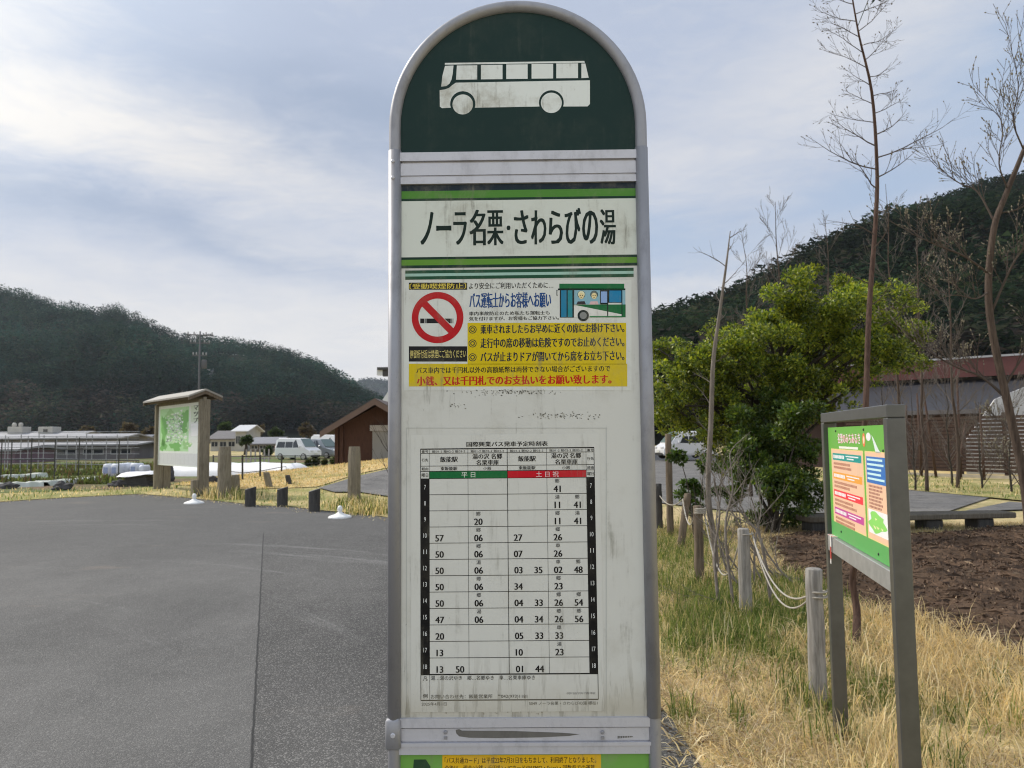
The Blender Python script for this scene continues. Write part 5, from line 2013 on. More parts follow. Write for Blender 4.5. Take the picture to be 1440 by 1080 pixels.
def white_weight(px, py, wpx, label):
    b = gp(px, py)
    w = wpx / F * b.y / 2
    root = thing('cone_weight', b, .4, label=label, cat='cone base', group='white plastic cone bases on the asphalt edge')
    m = MB()
    n = 24
    prof = [(1.0, 0), (1.0, .10), (.86, .20), (.5, .34), (.28, .45), (.20, .55)]
    vs, fs = [], []
    for i, (r, z) in enumerate(prof):
        for j in range(n):
            a = 2 * math.pi * j / n
            k = 1 + (.12 * abs(math.cos(2 * a)) if i < 3 else 0)
            vs.append((w * r * k * math.cos(a), w * r * k * math.sin(a), w * z))
    for i in range(len(prof) - 1):
        for j in range(n): fs.append([i * n + j, i * n + (j + 1) % n, (i + 1) * n + (j + 1) % n, (i + 1) * n + j])
    fs.append(list(range((len(prof) - 1) * n, len(prof) * n)))
    m.add(vs, fs)
    M_w = mat('white_plastic', (.78, .78, .76), .45, var=.12, scale=9)
    m.build('base', M_w, root, True)
    m = MB()
    m.lathe([(w * .18, w * .551), (w * .24, w * .70), (w * .26, w * .85), (w * .20, w * 1.05), (w * .08, w * 1.15)], 16)
    m.build('knob', M_w, root, True)


white_weight(273, 708, 24, 'white plastic cone base with a knob, in front of the map notice board')
white_weight(478, 728, 29, 'white plastic cone base with a knob, by the tall post nearest the bus stop')

M_stone = mat('dark_stone', (.055, .052, .055), .85, var=.4, scale=3, bump=.5, bscale=9)


def rock(px, py, wpx, hpx, label, seed):
    b = gp(px, py)
    w, h = wpx / F * b.y / 2, hpx / F * b.y
    rs = random.Random(seed)
    import bmesh
    bm = bmesh.new()
    bmesh.ops.create_icosphere(bm, subdivisions=3, radius=1)
    for v in bm.verts:
        k = 1 + .45 * noise.noise(v.co * 1.3 + Vector((seed, 0, 0))) + .15 * noise.noise(v.co * 4)
        v.co = Vector((v.co.x * w * k, v.co.y * w * .7 * k, max(-.2, (v.co.z * .62 + .38)) * h * k))
    me = bpy.data.meshes.new('rock')
    bm.to_mesh(me)
    bm.free()
    o = finish('rock', me, M_stone, None, False, None, None, dict(label=label, cat='rock', group='dark rocks along the edge of the lawn'))
    o.location = b


rock(86, 690, 26, 12, 'flat dark rock lying alone between the trellis poles and the map board', 1)
rock(166, 685, 26, 11, 'dark rock at the left foot of the map board, beside a heap of sacks', 2)
rock(236, 678, 20, 22, 'dark rounded rock partly behind the left post of the map board', 3)
rock(10, 688, 26, 9, 'low dark rock beside the white plastic mulch, furthest from the map board', 4)
rock(296, 680, 18, 10, 'small dark rock just behind the right post of the map board', 5)


# low wire fence on the straw bank
def build_wire_fence():
    M_ = mat('dark_metal', (.05, .05, .045), .5, metal=.4)
    Y = 26
    ps = [(300, 668), (341, 676), (366, 672), (396, 664), (415, 660), (470, 652), (505, 648)]
    base = at(300, 668, Y)
    base.z = 0
    root = thing('wire_fence', base, label='low fence of thin dark posts and wires in front of the white row cover', cat='fence')
    tops = []
    for px, py in ps:
        p = gp(px, py)
        t = at(px, 640, p.y)
        m = MB()
        m.tube([p - base - Vector((0, 0, .1)), t - base], .035, 6)
        m.build('post', M_, root)
        tops.append((p, t))
    for k in (.95, .30):
        m = MB()
        m.tube([p.lerp(t, k) - base for p, t in tops], .022 if k > .5 else .014, 5)
        m.build('wire', M_, root)
    return root


build_wire_fence()

M_white = mat('white_sheet', (.76, .76, .78), .6, var=.12, scale=3)


def build_garden():
    # white row cover tunnel behind the bank
    m = MB()
    a, b = at(258, 672, 33.5), at(432, 664, 31.5)
    a.z = b.z = 0
    n, k = 24, 8
    d = (b - a)
    nrm = Vector((-d.y, d.x, 0)).normalized()
    vs, fs = [], []
    rs = random.Random(2)
    for i in range(n + 1):
        c = a.lerp(b, i / n)
        h = .58 * (1 + rs.uniform(-.05, .05)) * (1 if i < n - 1 else .35 if i == n else .8)
        for j in range(k + 1):
            an = math.pi * j / k
            vs.append(c + nrm * math.cos(an) * -.9 + Vector((0, 0, h * math.sin(an))))
    for i in range(n):
        for j in range(k): fs.append([i * (k + 1) + j, (i + 1) * (k + 1) + j, (i + 1) * (k + 1) + j + 1, i * (k + 1) + j + 1])
    m.add(vs, fs)
    m.build('row_cover', M_white, None, True, label='long white row cover tunnel between the map board and the parked cars', cat='row cover')
    # pale plastic mulch rows with seedlings
    G = 'pale plastic mulch rows in the vegetable field'
    for i, (x0, y0, x1, y1, lab) in enumerate(((-40, 688, 60, 684, 'pale plastic mulch row nearest the dark rocks'), (55, 684, 148, 676, 'pale plastic mulch row running towards the sacks'), (-40, 676, 60, 671, 'pale plastic mulch row at the foot of the trellis poles'))):
        p, q = gp(x0, y0), gp(x1, y1)
        m = MB()
        d = (q - p).normalized()
        w = Vector((-d.y, d.x, 0)) * .45
        up = Vector((0, 0, .16))
        rs = random.Random(i)
        N = 16
        vs, fs = [], []
        for k in range(N + 1):
            c = p.lerp(q, k / N) + Vector((0, 0, .01))
            j = Vector((0, 0, rs.uniform(-.03, .03)))
            vs += [c - w, c - w * .7 + up + j, c + w * .7 + up + j, c + w]
        for k in range(N):
            for j in range(3): fs.append([k * 4 + j, k * 4 + 4 + j, k * 4 + 5 + j, k * 4 + 1 + j])
        m.add(vs, fs)
        m.build('mulch_row', mat('pale_mulch_film', (.46, .48, .44), .5, var=.4, scale=4, col2=(.2, .25, .12)), None, label=lab, cat='mulch row', group=G)
    # crop beds
    r = np.random.default_rng(4)
    pts = []
    for y0, y1, n in ((27, 29.5, 2600), (34, 38, 3500), (43, 48, 3500)):
        for _ in range(n):
            y = r.uniform(y0, y1)
            pts.append((r.uniform(-.80 * y, -.46 * y), y, .02))
    blades('crops', pts, (.12, .40), .035, (.2, .9), [(.10, .13, .04), (.14, .17, .055), (.08, .10, .035), (.12, .09, .05)], 14, M_blade, label='leafy green crops in rows in the vegetable field', cat='crops', kind='stuff')
    # sacks and a covered stack near the map board
    M_bag = mat('white_sack', (.62, .64, .70), .6, var=.25, scale=5)

    def sack(px0, px1, py0, py1, label, seed, blue=True):
        p0, p1 = gp(px0, py1), gp(px1, py1)
        h = at(px0, py0, p0.y).z
        w = p1.x - p0.x
        m = MB()
        rs = random.Random(seed)
        n = 10
        vs, fs = [], []
        prof = [(.86, 0), (1, .1), (1.04, .45), (1, .8), (.9, .95), (.7, 1.0)]
        for k, z in prof:
            for j in range(n):
                a = 2 * math.pi * j / n
                c_, s_ = math.cos(a), math.sin(a)
                e = .45
                x = math.copysign(abs(c_) ** e, c_) * w / 2 * k * rs.uniform(.95, 1.03)
                y = math.copysign(abs(s_) ** e, s_) * .35 * k
                vs.append((x, y, z * h * rs.uniform(.97, 1.02)))
        for i in range(len(prof) - 1):
            for j in range(n): fs.append([i * n + j, i * n + (j + 1) % n, (i + 1) * n + (j + 1) % n, (i + 1) * n + j])
        fs.append(list(range((len(prof) - 1) * n, len(prof) * n)))
        m.add(vs, fs)
        o = m.build('sack', M_bag, None, True, label=label, cat='sack', group='white sacks piled beside the map board')
        o.location = (p0 + p1) / 2
        if blue:
            q = MB()
            q.box((-w * .25, -.385, h * .3), (w * .25, -.375, h * .75))
            q.build('blue_print', mat('blue_print', (.30, .36, .55), .6, var=.3, scale=20), o)
    sack(149, 160, 652, 671, 'white sack at the far end of the pile from the map board', 1)
    sack(160.5, 171.5, 652, 671, 'second white sack from the trellis, with a blue mark', 2)
    sack(172, 184, 651, 670, 'plump white sack beside the gap in the pile', 3)
    sack(187, 198, 651, 670, 'white sack standing alone after the gap in the pile', 4)
    sack(199, 207, 654, 670, 'small white sack nearest the map board', 5, False)
    # stack of timber under a pale sheet
    p = gp(197, 684)
    root = thing('covered_stack', p, .1, label='low dark stack under a crumpled pale sheet in front of the sacks', cat='stack')
    m = MB()
    for k in range(5): m.box((-.45 + k * .02, -.35, .02 + k * .075), (.42 - k * .03, .35, .085 + k * .075))
    m.build('boards', M_darktimber, root)
    m = MB()
    vs, fs = [], []
    N = 12
    rs = random.Random(9)
    for i in range(N + 1):
        for j in range(7):
            x, y = -.62 + 1.24 * i / N, -.45 + .9 * j / 6
            vs.append((x, y, .44 + .10 * noise.noise(Vector((x * 3, y * 3, 1))) - (.12 if i in (0, N) or j in (0, 6) else 0) + .12 * i / N))
    for i in range(N):
        for j in range(6): fs.append([i * 7 + j, i * 7 + 7 + j, i * 7 + 8 + j, i * 7 + 1 + j])
    m.add(vs, fs)
    m.build('cover_sheet', M_white, root, True)


build_garden()


def build_trellis():
    """poles and rails of crop trellises in front of the long roofs"""
    M_ = mat('galvanised_pipe', (.33, .33, .335), .5, metal=.3)
    M_dk = mat('dark_metal', (.05, .05, .045), .5)
    for name, Y, xs, top, rails, mm, lab in (('crop_trellis', 27, (-30, 3, 17, 45, 78, 112, 168), 615, (618, 632, 646), M_dk, 'crop trellis of dark poles and rails in front of the long grey roofs'),
                                             ('crop_trellis', 36, (-20, 8, 12, 30, 40, 55, 62, 80, 95, 108, 122, 130, 150, 165, 180), 610, (608, 614, 622, 629, 637, 645, 652), M_, 'crop trellis of galvanised pipes behind the dark poled one')):
        b = at(60, 620, Y)
        b.z = 0
        root = thing(name, b, label=lab, cat='trellis', group='crop trellises in the vegetable field')
        for i, px in enumerate(xs):
            Yi = Y + (i % 3) * .8
            p = at(px, top + (i * 7 % 5), Yi) - b
            m = MB()
            m.tube([(p.x, p.y, -.1), p], .021, 6)
            m.build('pole', mm, root)
        for py in rails:
            m = MB()
            m.tube([at(-60, py + 1, Y) - b, at(60, py, Y) - b, at(196, py - 1 + (py - 610) * .08, Y) - b], .015, 5)
            m.build('rail', mm, root)


build_trellis()


# ================================================================== BUILDINGS ON THE LEFT
def wall_mat(name, a, var=.12, scale=2.0, rough=.85):
    return mat(name, a, rough, var=var, scale=scale, bump=.15, bscale=20)


M_cream = wall_mat('pale_render', (.42, .41, .38), .3, .7)
M_greyroof = mat('grey_roof', (.20, .20, .22), .6, var=.3, scale=1.5)
M_paleroof = mat('pale_grey_roof', (.27, .27, .285), .6, var=.5, scale=.5)
M_glassdark = mat('window_glass', (.03, .035, .04), .12, spec=.7)
M_darkwall = wall_mat('dark_wall', (.075, .068, .064), .3, .6)


def gable_house(name, px0, px1, eave, ridge, Y, depth, wallm, roofm, label, rot=0.0, group=None, along=True, windows=4, base=0.0, cat='house', over=.5):
    """a house seen on its long side: eave and ridge heights read at pixel rows"""
    a, b = at(px0, 616, Y), at(px1, 616, Y)
    W = b.x - a.x
    he, hr = at((px0 + px1) / 2, eave, Y).z - base, at((px0 + px1) / 2, ridge, Y + depth / 2).z - base
    c = (a + b) / 2
    root = thing(name, (c.x, Y, base), rot, label=label, cat=cat, group=group)
    m = MB()
    if along:
        out = [(0, 0), (depth, 0), (depth, he), (depth / 2, hr - .08), (0, he)]
        vs = [(-W / 2, y, z) for y, z in out] + [(W / 2, y, z) for y, z in out]
    else:
        out = [(-W / 2, 0), (W / 2, 0), (W / 2, he), (0, hr - .08), (-W / 2, he)]
        vs = [(x, 0, z) for x, z in out] + [(x, depth, z) for x, z in out]
    m.add(vs, [[4, 3, 2, 1, 0], [5, 6, 7, 8, 9]] + [[i, (i + 1) % 5, 5 + (i + 1) % 5, 5 + i] for i in range(5)])
    m.build('wall', wallm, root)
    m = MB()
    o = over
    sl = (hr - he) / (depth / 2 if along else W / 2)
    for s_ in (-1, 1):
        if along:
            y0 = -o if s_ < 0 else depth + o
            vs = [Vector((-W / 2 - o, y0, he - sl * o)), Vector((W / 2 + o, y0, he - sl * o)), Vector((W / 2 + o, depth / 2, hr)), Vector((-W / 2 - o, depth / 2, hr))]
        else:
            x0 = s_ * (W / 2 + o)
            vs = [Vector((x0, -o, he - sl * o)), Vector((x0, depth + o, he - sl * o)), Vector((0, depth + o, hr)), Vector((0, -o, hr))]
        t = Vector((0, 0, .14))
        m.add(vs + [v + t for v in vs], [[0, 1, 2, 3], [7, 6, 5, 4], [0, 4, 5, 1], [1, 5, 6, 2], [2, 6, 7, 3], [3, 7, 4, 0]])
    m.build('roof', roofm, root)
    for k in range(windows):
        x = -W / 2 + W * (k + .5) / windows
        w, z0, z1 = min(.9, W / windows * .35), he * .38, he * .74
        m = MB()
        for q in ((x - w, z0 - .06, x + w, z0), (x - w, z1, x + w, z1 + .06), (x - w - .06, z0 - .06, x - w, z1 + .06), (x + w, z0 - .06, x + w + .06, z1 + .06), (x - .03, z0, x + .03, z1)):
            m.box((q[0], -.05, q[1]), (q[2], -.003, q[3]))
        fr = m.build('window', mat('window_frame', (.35, .35, .34), .5), root)
        m = MB()
        m.box((x - w, -.02, z0), (x + w, -.004, z1))
        m.build('pane', M_glassdark, fr)
    return root, W, he, hr


gable_house('long_shed', -60, 106, 614.5, 608, 150, 12, M_cream, M_paleroof, 'long pale roofed building with two cubic rooftop boxes, under the dark hill', windows=8, cat='building')
for px0, px1, y0, y1, lab in ((10, 31, 600, 612, 'pale cubic rooftop box with two small round tanks on it'), (53, 74, 600, 612, 'pale cubic rooftop box with one dark opening')):
    Y = 153
    a, b = at(px0, y1, Y), at(px1, y0, Y)
    m = MB()
    m.box((a.x, Y, 0.0), (b.x, Y + 3, b.z), bev=.08)
    o = m.build('rooftop_box', M_cream, None, label=lab, cat='roof box', group='cubic boxes on the long pale roof')
    if px0 < 40:
        for k in (.25, .7):
            q = MB()
            q.lathe([(.3, 0), (.42, .2), (.42, .6), (.2, .85)], 12, M=Matrix.Translation((a.x + (b.x - a.x) * k, Y + 1, b.z)))
            q.build('tank', M_cream, o, True)
    else:
        q = MB()
        q.box(((a.x + b.x) / 2 - .4, Y - .05, b.z - 1.2), ((a.x + b.x) / 2 + .5, Y - .004, b.z - .5))
        q.build('opening', M_glassdark, o)
gable_house('long_shed', -80, 170, 617, 612.5, 82, 6, wall_mat('grey_mesh_wall', (.17, .165, .165), .5, .35), M_paleroof, 'longest low shed with a pale grey roof behind the trellises', windows=0, cat='shed', group='long low sheds behind the trellises')
gable_house('long_shed', -80, 190, 627, 624, 66, 5, wall_mat('grey_board_wall', (.15, .14, .145), .5, .5), M_paleroof, 'nearest low open shed with a thin pale roof line above the crops', windows=7, cat='shed', group='long low sheds behind the trellises')
gable_house('long_shed', -80, 22, 634, 629, 56, 5, wall_mat('mauve_sheet_wall', (.20, .14, .17)), M_paleroof, 'low shed with a mauve sheet wall at the field edge', windows=0, cat='shed', group='long low sheds behind the trellises')
gable_house('house', 168, 196, 622, 613, 90, 6, wall_mat('grey_house_wall', (.22, .21, .22)), mat('blue_grey_tiles', (.13, .14, .17), .5, var=.3, scale=2), 'small house with a blue grey tiled roof, left of the map board', windows=2)
gable_house('house', 296, 332, 617, 607, 110, 8, M_cream, mat('brown_tiles', (.12, .11, .11), .6, var=.3, scale=2), 'cream house with a dark roof seen to the right of the map board', windows=3)
gable_house('house', 331, 346, 606, 599, 105, 6, M_cream, mat('white_roof', (.55, .55, .56), .5), 'tall pale house with a bright white roof', windows=2)
gable_house('house', 352, 388, 624, 616, 100, 7, wall_mat('brown_house_wall', (.14, .11, .09)), M_greyroof, 'brown house with a grey roof behind the nearest white minivan', windows=3)
gable_house('house', 206, 232, 622, 616, 120, 7, M_cream, M_greyroof, 'distant cream house half hidden by the left post of the map board', windows=2)
for i, (px, py, rp, Yt, brown, lab) in enumerate(((212, 606, 9, 135, 1, 'brown round tree against the hill, left of the map board'), (182, 600, 10, 160, 1, 'largest brown tree above the blue grey tiled house'), (318, 600, 8, 140, 0, 'green tree behind the cream house right of the map board'),
                                                (362, 606, 8, 130, 1, 'small brown tree between the white roofed house and the minivans'), (388, 608, 7, 125, 0, 'dark green tree just left of the white minivan'), (345, 618, 6, 80, 0, 'dark bush in front of the white roofed house'),
                                                (432, 604, 8, 135, 1, 'brown tree above the silver grey car'), (376, 632, 6, 70, 0, 'low dark bush at the end of the row cover'), (120, 604, 7, 165, 1, 'brown tree over the end of the long pale roof'))):
    b = at(px, 640, Yt)
    b.z = 0
    root = thing('garden_tree', b, label=lab, cat='tree', group='round trees among the houses under the hill')
    leafy('crown', root, Yt, b, [(px, py, rp), (px - rp * .6, py + rp * .5, rp * .7), (px + rp * .6, py + rp * .5, rp * .7)], 46, .0042 * Yt, [(.085, .065, .055), (.10, .08, .06)] if brown else [(.03, .05, .02), (.045, .07, .03)], 60 + i)
    m = MB()
    h = at(px, py, Yt).z
    m.tube([(0, 0, -.1), (.1, 0, h * .5), (0, 0, h)], [.22, .15, .05], 7)
    m.build('trunk', M_darkbark, root, True)
# low hedge in front of the parked cars
p = at(455, 652, 44)
p.z = .35
hg = thing('low_hedge', p, label='low dark hedge at the top of the straw bank in front of the parked cars', cat='hedge')
leafy('leaves', hg, 44, p, [(432, 652, 5), (444, 651, 5), (456, 650, 5), (468, 649, 5), (480, 648, 5)], 90, .16, [(.05, .06, .025), (.08, .075, .035), (.035, .05, .02)], 71)
m = MB()
for k in range(5):
    e = at(432 + k * 12, 650, 44) - p
    m.tube([(e.x, e.y, -.9), (e.x + .1, e.y, e.z)], [.05, .02], 6)
m.build('stems', M_darkbark, hg)
# white house up on the hillside
hb = at(280, 530, 560)
gable_house('hillside_house', 266, 294, 527, 519, 560, 9, M_cream, M_paleroof, 'small pale house alone up on the forested hillside', windows=4, base=hb.z - 6, over=.8)


def build_hut():
    Y = 34
    base = .22
    a, b = at(474, 616, Y), at(620, 616, Y)
    W = b.x - a.x
    he, hr = at(474, 601, Y).z - base, at(534, 566, Y).z - base
    xr = at(532, 600, Y).x
    root = thing('wooden_hut', ((a.x + b.x) / 2, Y, base), 0, label='reddish brown wooden hut with a gabled roof beside the parked cars', cat='hut')
    cx = (a.x + b.x) / 2
    x0, x1, xm = a.x - cx, b.x - cx, xr - cx
    D = 5.0
    red = weathered_wood('red_brown_boards', (.060, .031, .022), (.095, .048, .033), 19)
    he2 = hr - (hr - he) * (x1 - xm) / (xm - x0)
    out = [(x0, 0), (x1, 0), (x1, he2), (xm, hr - .12), (x0, he)]
    m = MB()
    m.add([(x, 0, z) for x, z in out] + [(x, D, z) for x, z in out], [[0, 1, 2, 3, 4], [9, 8, 7, 6, 5]] + [[(i + 1) % 5, i, 5 + i, 5 + (i + 1) % 5] for i in range(5)])
    m.build('wall', red, root)
    m = MB()
    sl = (hr - he) / (xm - x0)
    o = .55
    for xa, za in ((x0 - o, he - sl * o), (x1 + o, he2 - sl * o)):
        vs = [Vector((xa, -.9, za)), Vector((xa, D + .5, za)), Vector((xm, D + .5, hr)), Vector((xm, -.9, hr))]
        t = Vector((0, 0, .16))
        m.add(vs + [v + t for v in vs], [[0, 1, 2, 3], [7, 6, 5, 4], [0, 4, 5, 1], [1, 5, 6, 2], [2, 6, 7, 3], [3, 7, 4, 0]])
    m.build('roof', mat('brown_roof', (.09, .065, .055), .7, var=.3, scale=3), root)
    m = MB()
    for xa, za in ((x0 - o, he - sl * o), (x1 + o, he2 - sl * o)):
        vs = [Vector((xa, -.93, za - .14)), Vector((xm, -.93, hr - .14)), Vector((xm, -.93, hr + .12)), Vector((xa, -.93, za + .12))]
        m.add(vs + [v + Vector((0, .027, 0)) for v in vs], [[0, 1, 2, 3], [7, 6, 5, 4], [0, 4, 5, 1], [1, 5, 6, 2], [2, 6, 7, 3], [3, 7, 4, 0]])
    m.build('gable_board', mat('brown_trim', (.13, .085, .065), .7, var=.2, scale=5), root)
    for px in (474, 481):
        x = at(px, 616, Y).x - cx
        m = MB()
        m.box((x - .08, -.12, 0), (x + .08, -.003, he + .05))
        m.build('corner_post', red, root)
    # pale shutter with lintel
    xs = at(524, 616, Y).x - cx
    m = MB()
    m.box((xs, -.06, 0), (x1 - .4, -.004, at(530, 606, Y).z - base))
    m.build('shutter', wall_mat('pale_shutter', (.27, .255, .23)), root)
    m = MB()
    m.box((xs - .1, -.14, at(530, 606, Y).z - base + .002), (x1 - .3, -.003, at(530, 598, Y).z - base))
    m.build('lintel', wall_mat('pale_lintel', (.36, .33, .30)), root)
    # white meter box on a post in front of it
    p = gp(492, 648)
    r2 = thing('meter_box', p, 0, label='pale meter box on a stand in front of the wooden hut', cat='meter box')
    h = at(492, 616, p.y).z - p.z
    w = 10 / F * p.y / 2
    m = MB()
    m.box((-w, -.12, h * .35), (w, .12, h), bev=.02)
    m.build('box', wall_mat('pale_metal_box', (.45, .44, .43)), r2)
    m = MB()
    m.box((-w * .7, -.1, -.1), (w * .7, .1, h * .349))
    m.build('stand', wall_mat('pale_metal_box', (.45, .44, .43)), r2)
    m = MB()
    m.box((-w * .6, -.13, h * .62), (w * .6, -.1215, h * .88))
    m.build('window', M_glassdark, r2)
    # small fence by the hut wall
    p = gp(512, 646)
    r3 = thing('small_fence', (p.x, 33.2, .4), 0, label='short pale picket fence against the wooden hut wall', cat='fence')
    for k in range(6):
        m = MB()
        m.box((-.5 + k * .2, 0, -.3), (-.44 + k * .2, .04, .75))
        m.build('picket', M_greywood, r3)
    m = MB()
    m.box((-.55, .041, .3), (.6, .07, .37))
    m.build('rail', M_greywood, r3)


build_hut()


def build_white_hall():
    """large white building, mostly hidden behind the bus stop"""
    Y = 52
    x0, x1 = at(552, 616, Y).x, at(880, 616, Y).x
    cx = (x0 + x1) / 2
    root = thing('white_building', (cx, Y, 0), 0, label='large white building mostly hidden behind the bus stop', cat='building')
    a = x0 - cx
    b = x1 - cx
    H1, H2 = at(560, 568, Y).z, at(560, 522, Y).z
    xs = at(534, 568, Y).x - cx
    m = MB()
    out = [(xs, 0), (b, 0), (b, H2), (a + .6, H2), (xs, H1)]
    m.add([(x, 0, z) for x, z in out] + [(x, 12, z) for x, z in out], [[0, 1, 2, 3, 4], [9, 8, 7, 6, 5]] + [[(i + 1) % 5, i, 5 + i, 5 + (i + 1) % 5] for i in range(5)])
    m.build('wall', wall_mat('white_wall', (.70, .70, .70)), root)
    for k in range(6):
        x = a + 2.2 + k * (b - a - 3) / 6
        fm = MB()
        for q in ((x - .06, 1.0, x + 1.46, 1.06), (x - .06, 2.34, x + 1.46, 2.40), (x - .06, 1.06, x, 2.34), (x + 1.40, 1.06, x + 1.46, 2.34), (x + .67, 1.06, x + .73, 2.34)):
            fm.box((q[0], -.06, q[1]), (q[2], -.003, q[3]))
        fr = fm.build('window', mat('window_frame', (.35, .35, .34), .5), root)
        fm = MB()
        fm.box((x, -.03, 1.06), (x + 1.40, -.004, 2.34))
        fm.build('pane', M_glassdark, fr)
    xe = at(533, 520, Y).x - cx
    m = MB()
    m.box((xe, -.8, H2 + .05), (b + 1, 13, H2 + .22))
    m.build('roof', mat('dark_roof_edge', (.06, .055, .055), .6), root)
    m = MB()
    m.box((xe + .35, -.6, H2 - .38), (b + .5, -.1, H2 + .049))
    m.build('eave_beam', mat('dark_roof_edge', (.06, .055, .055), .6), root)
    m = MB()
    m.box((xe - .05, -.6, H2 - .30), (xe + .349, -.1, H2 + .049))
    m.build('beam_end', wall_mat('white_wall', (.70, .70, .70)), root)


build_white_hall()


# utility pole on the left
def utility_pole(px, py, top, Y, label, seed=0):
    b = at(px, py, Y)
    b.z = 0
    H = at(px, top, Y).z
    root = thing('utility_pole', b, .3, label=label, cat='pole')
    mm = mat('dark_concrete_pole', (.10, .10, .105), .7)
    m = MB()
    m.tube([(0, 0, -.2), (0, 0, H * .5), (0, 0, H)], [.13, .11, .08], 8)
    m.build('pole', mm, root, True)
    for k, w in ((.965, 1.3), (.90, 1.0), (.80, .7)):
        m = MB()
        m.box((-w, -.06, H * k), (w, .06, H * k + .12))
        arm = m.build('crossarm', mm, root)
        for x in (-.9, -.45, .45, .9):
            q = MB()
            q.lathe([(.04, 0), (.07, .06), (.07, .2), (.03, .28)], 8, M=Matrix.Translation((x * w, 0, H * k + .12)))
            q.build('insulator', mat('insulator', (.3, .3, .3), .3), arm)
    m = MB()
    m.lathe([(.22, 0), (.26, .05), (.26, .8), (.2, .9)], 12, M=Matrix.Translation((.45, 0, H * .70)))
    m.build('transformer', mm, root, True)


utility_pole(278, 640, 466, 78, 'dark utility pole with crossarms rising behind the map notice board')


def build_antenna_pole():
    Y = 46
    b = at(911.5, 640, Y)
    b.z = 0
    root = thing('antenna_pole', b, 0, label='slim pole with a small box at its top, just beside the bus stop frame', cat='pole')
    H = at(912, 352, Y).z
    mm = mat('grey_pole', (.20, .20, .20), .6)
    m = MB()
    m.tube([(0, 0, -.1), (0, 0, H)], [.12, .05], 8)
    m.build('pole', mm, root, True)
    for z in (355, 368, 400, 420):
        m = MB()
        zz = at(912, z, Y).z
        m.box((.05, -.06, zz - .05), (.30, .06, zz + .05))
        m.build('bracket', mm, root)
    m = MB()
    m.box((.20, -.12, at(912, 371, Y).z), (.36, .12, at(912, 356, Y).z), bev=.02)
    m.build('antenna_box', mat('pale_box', (.45, .45, .46), .5), root)


build_antenna_pole()


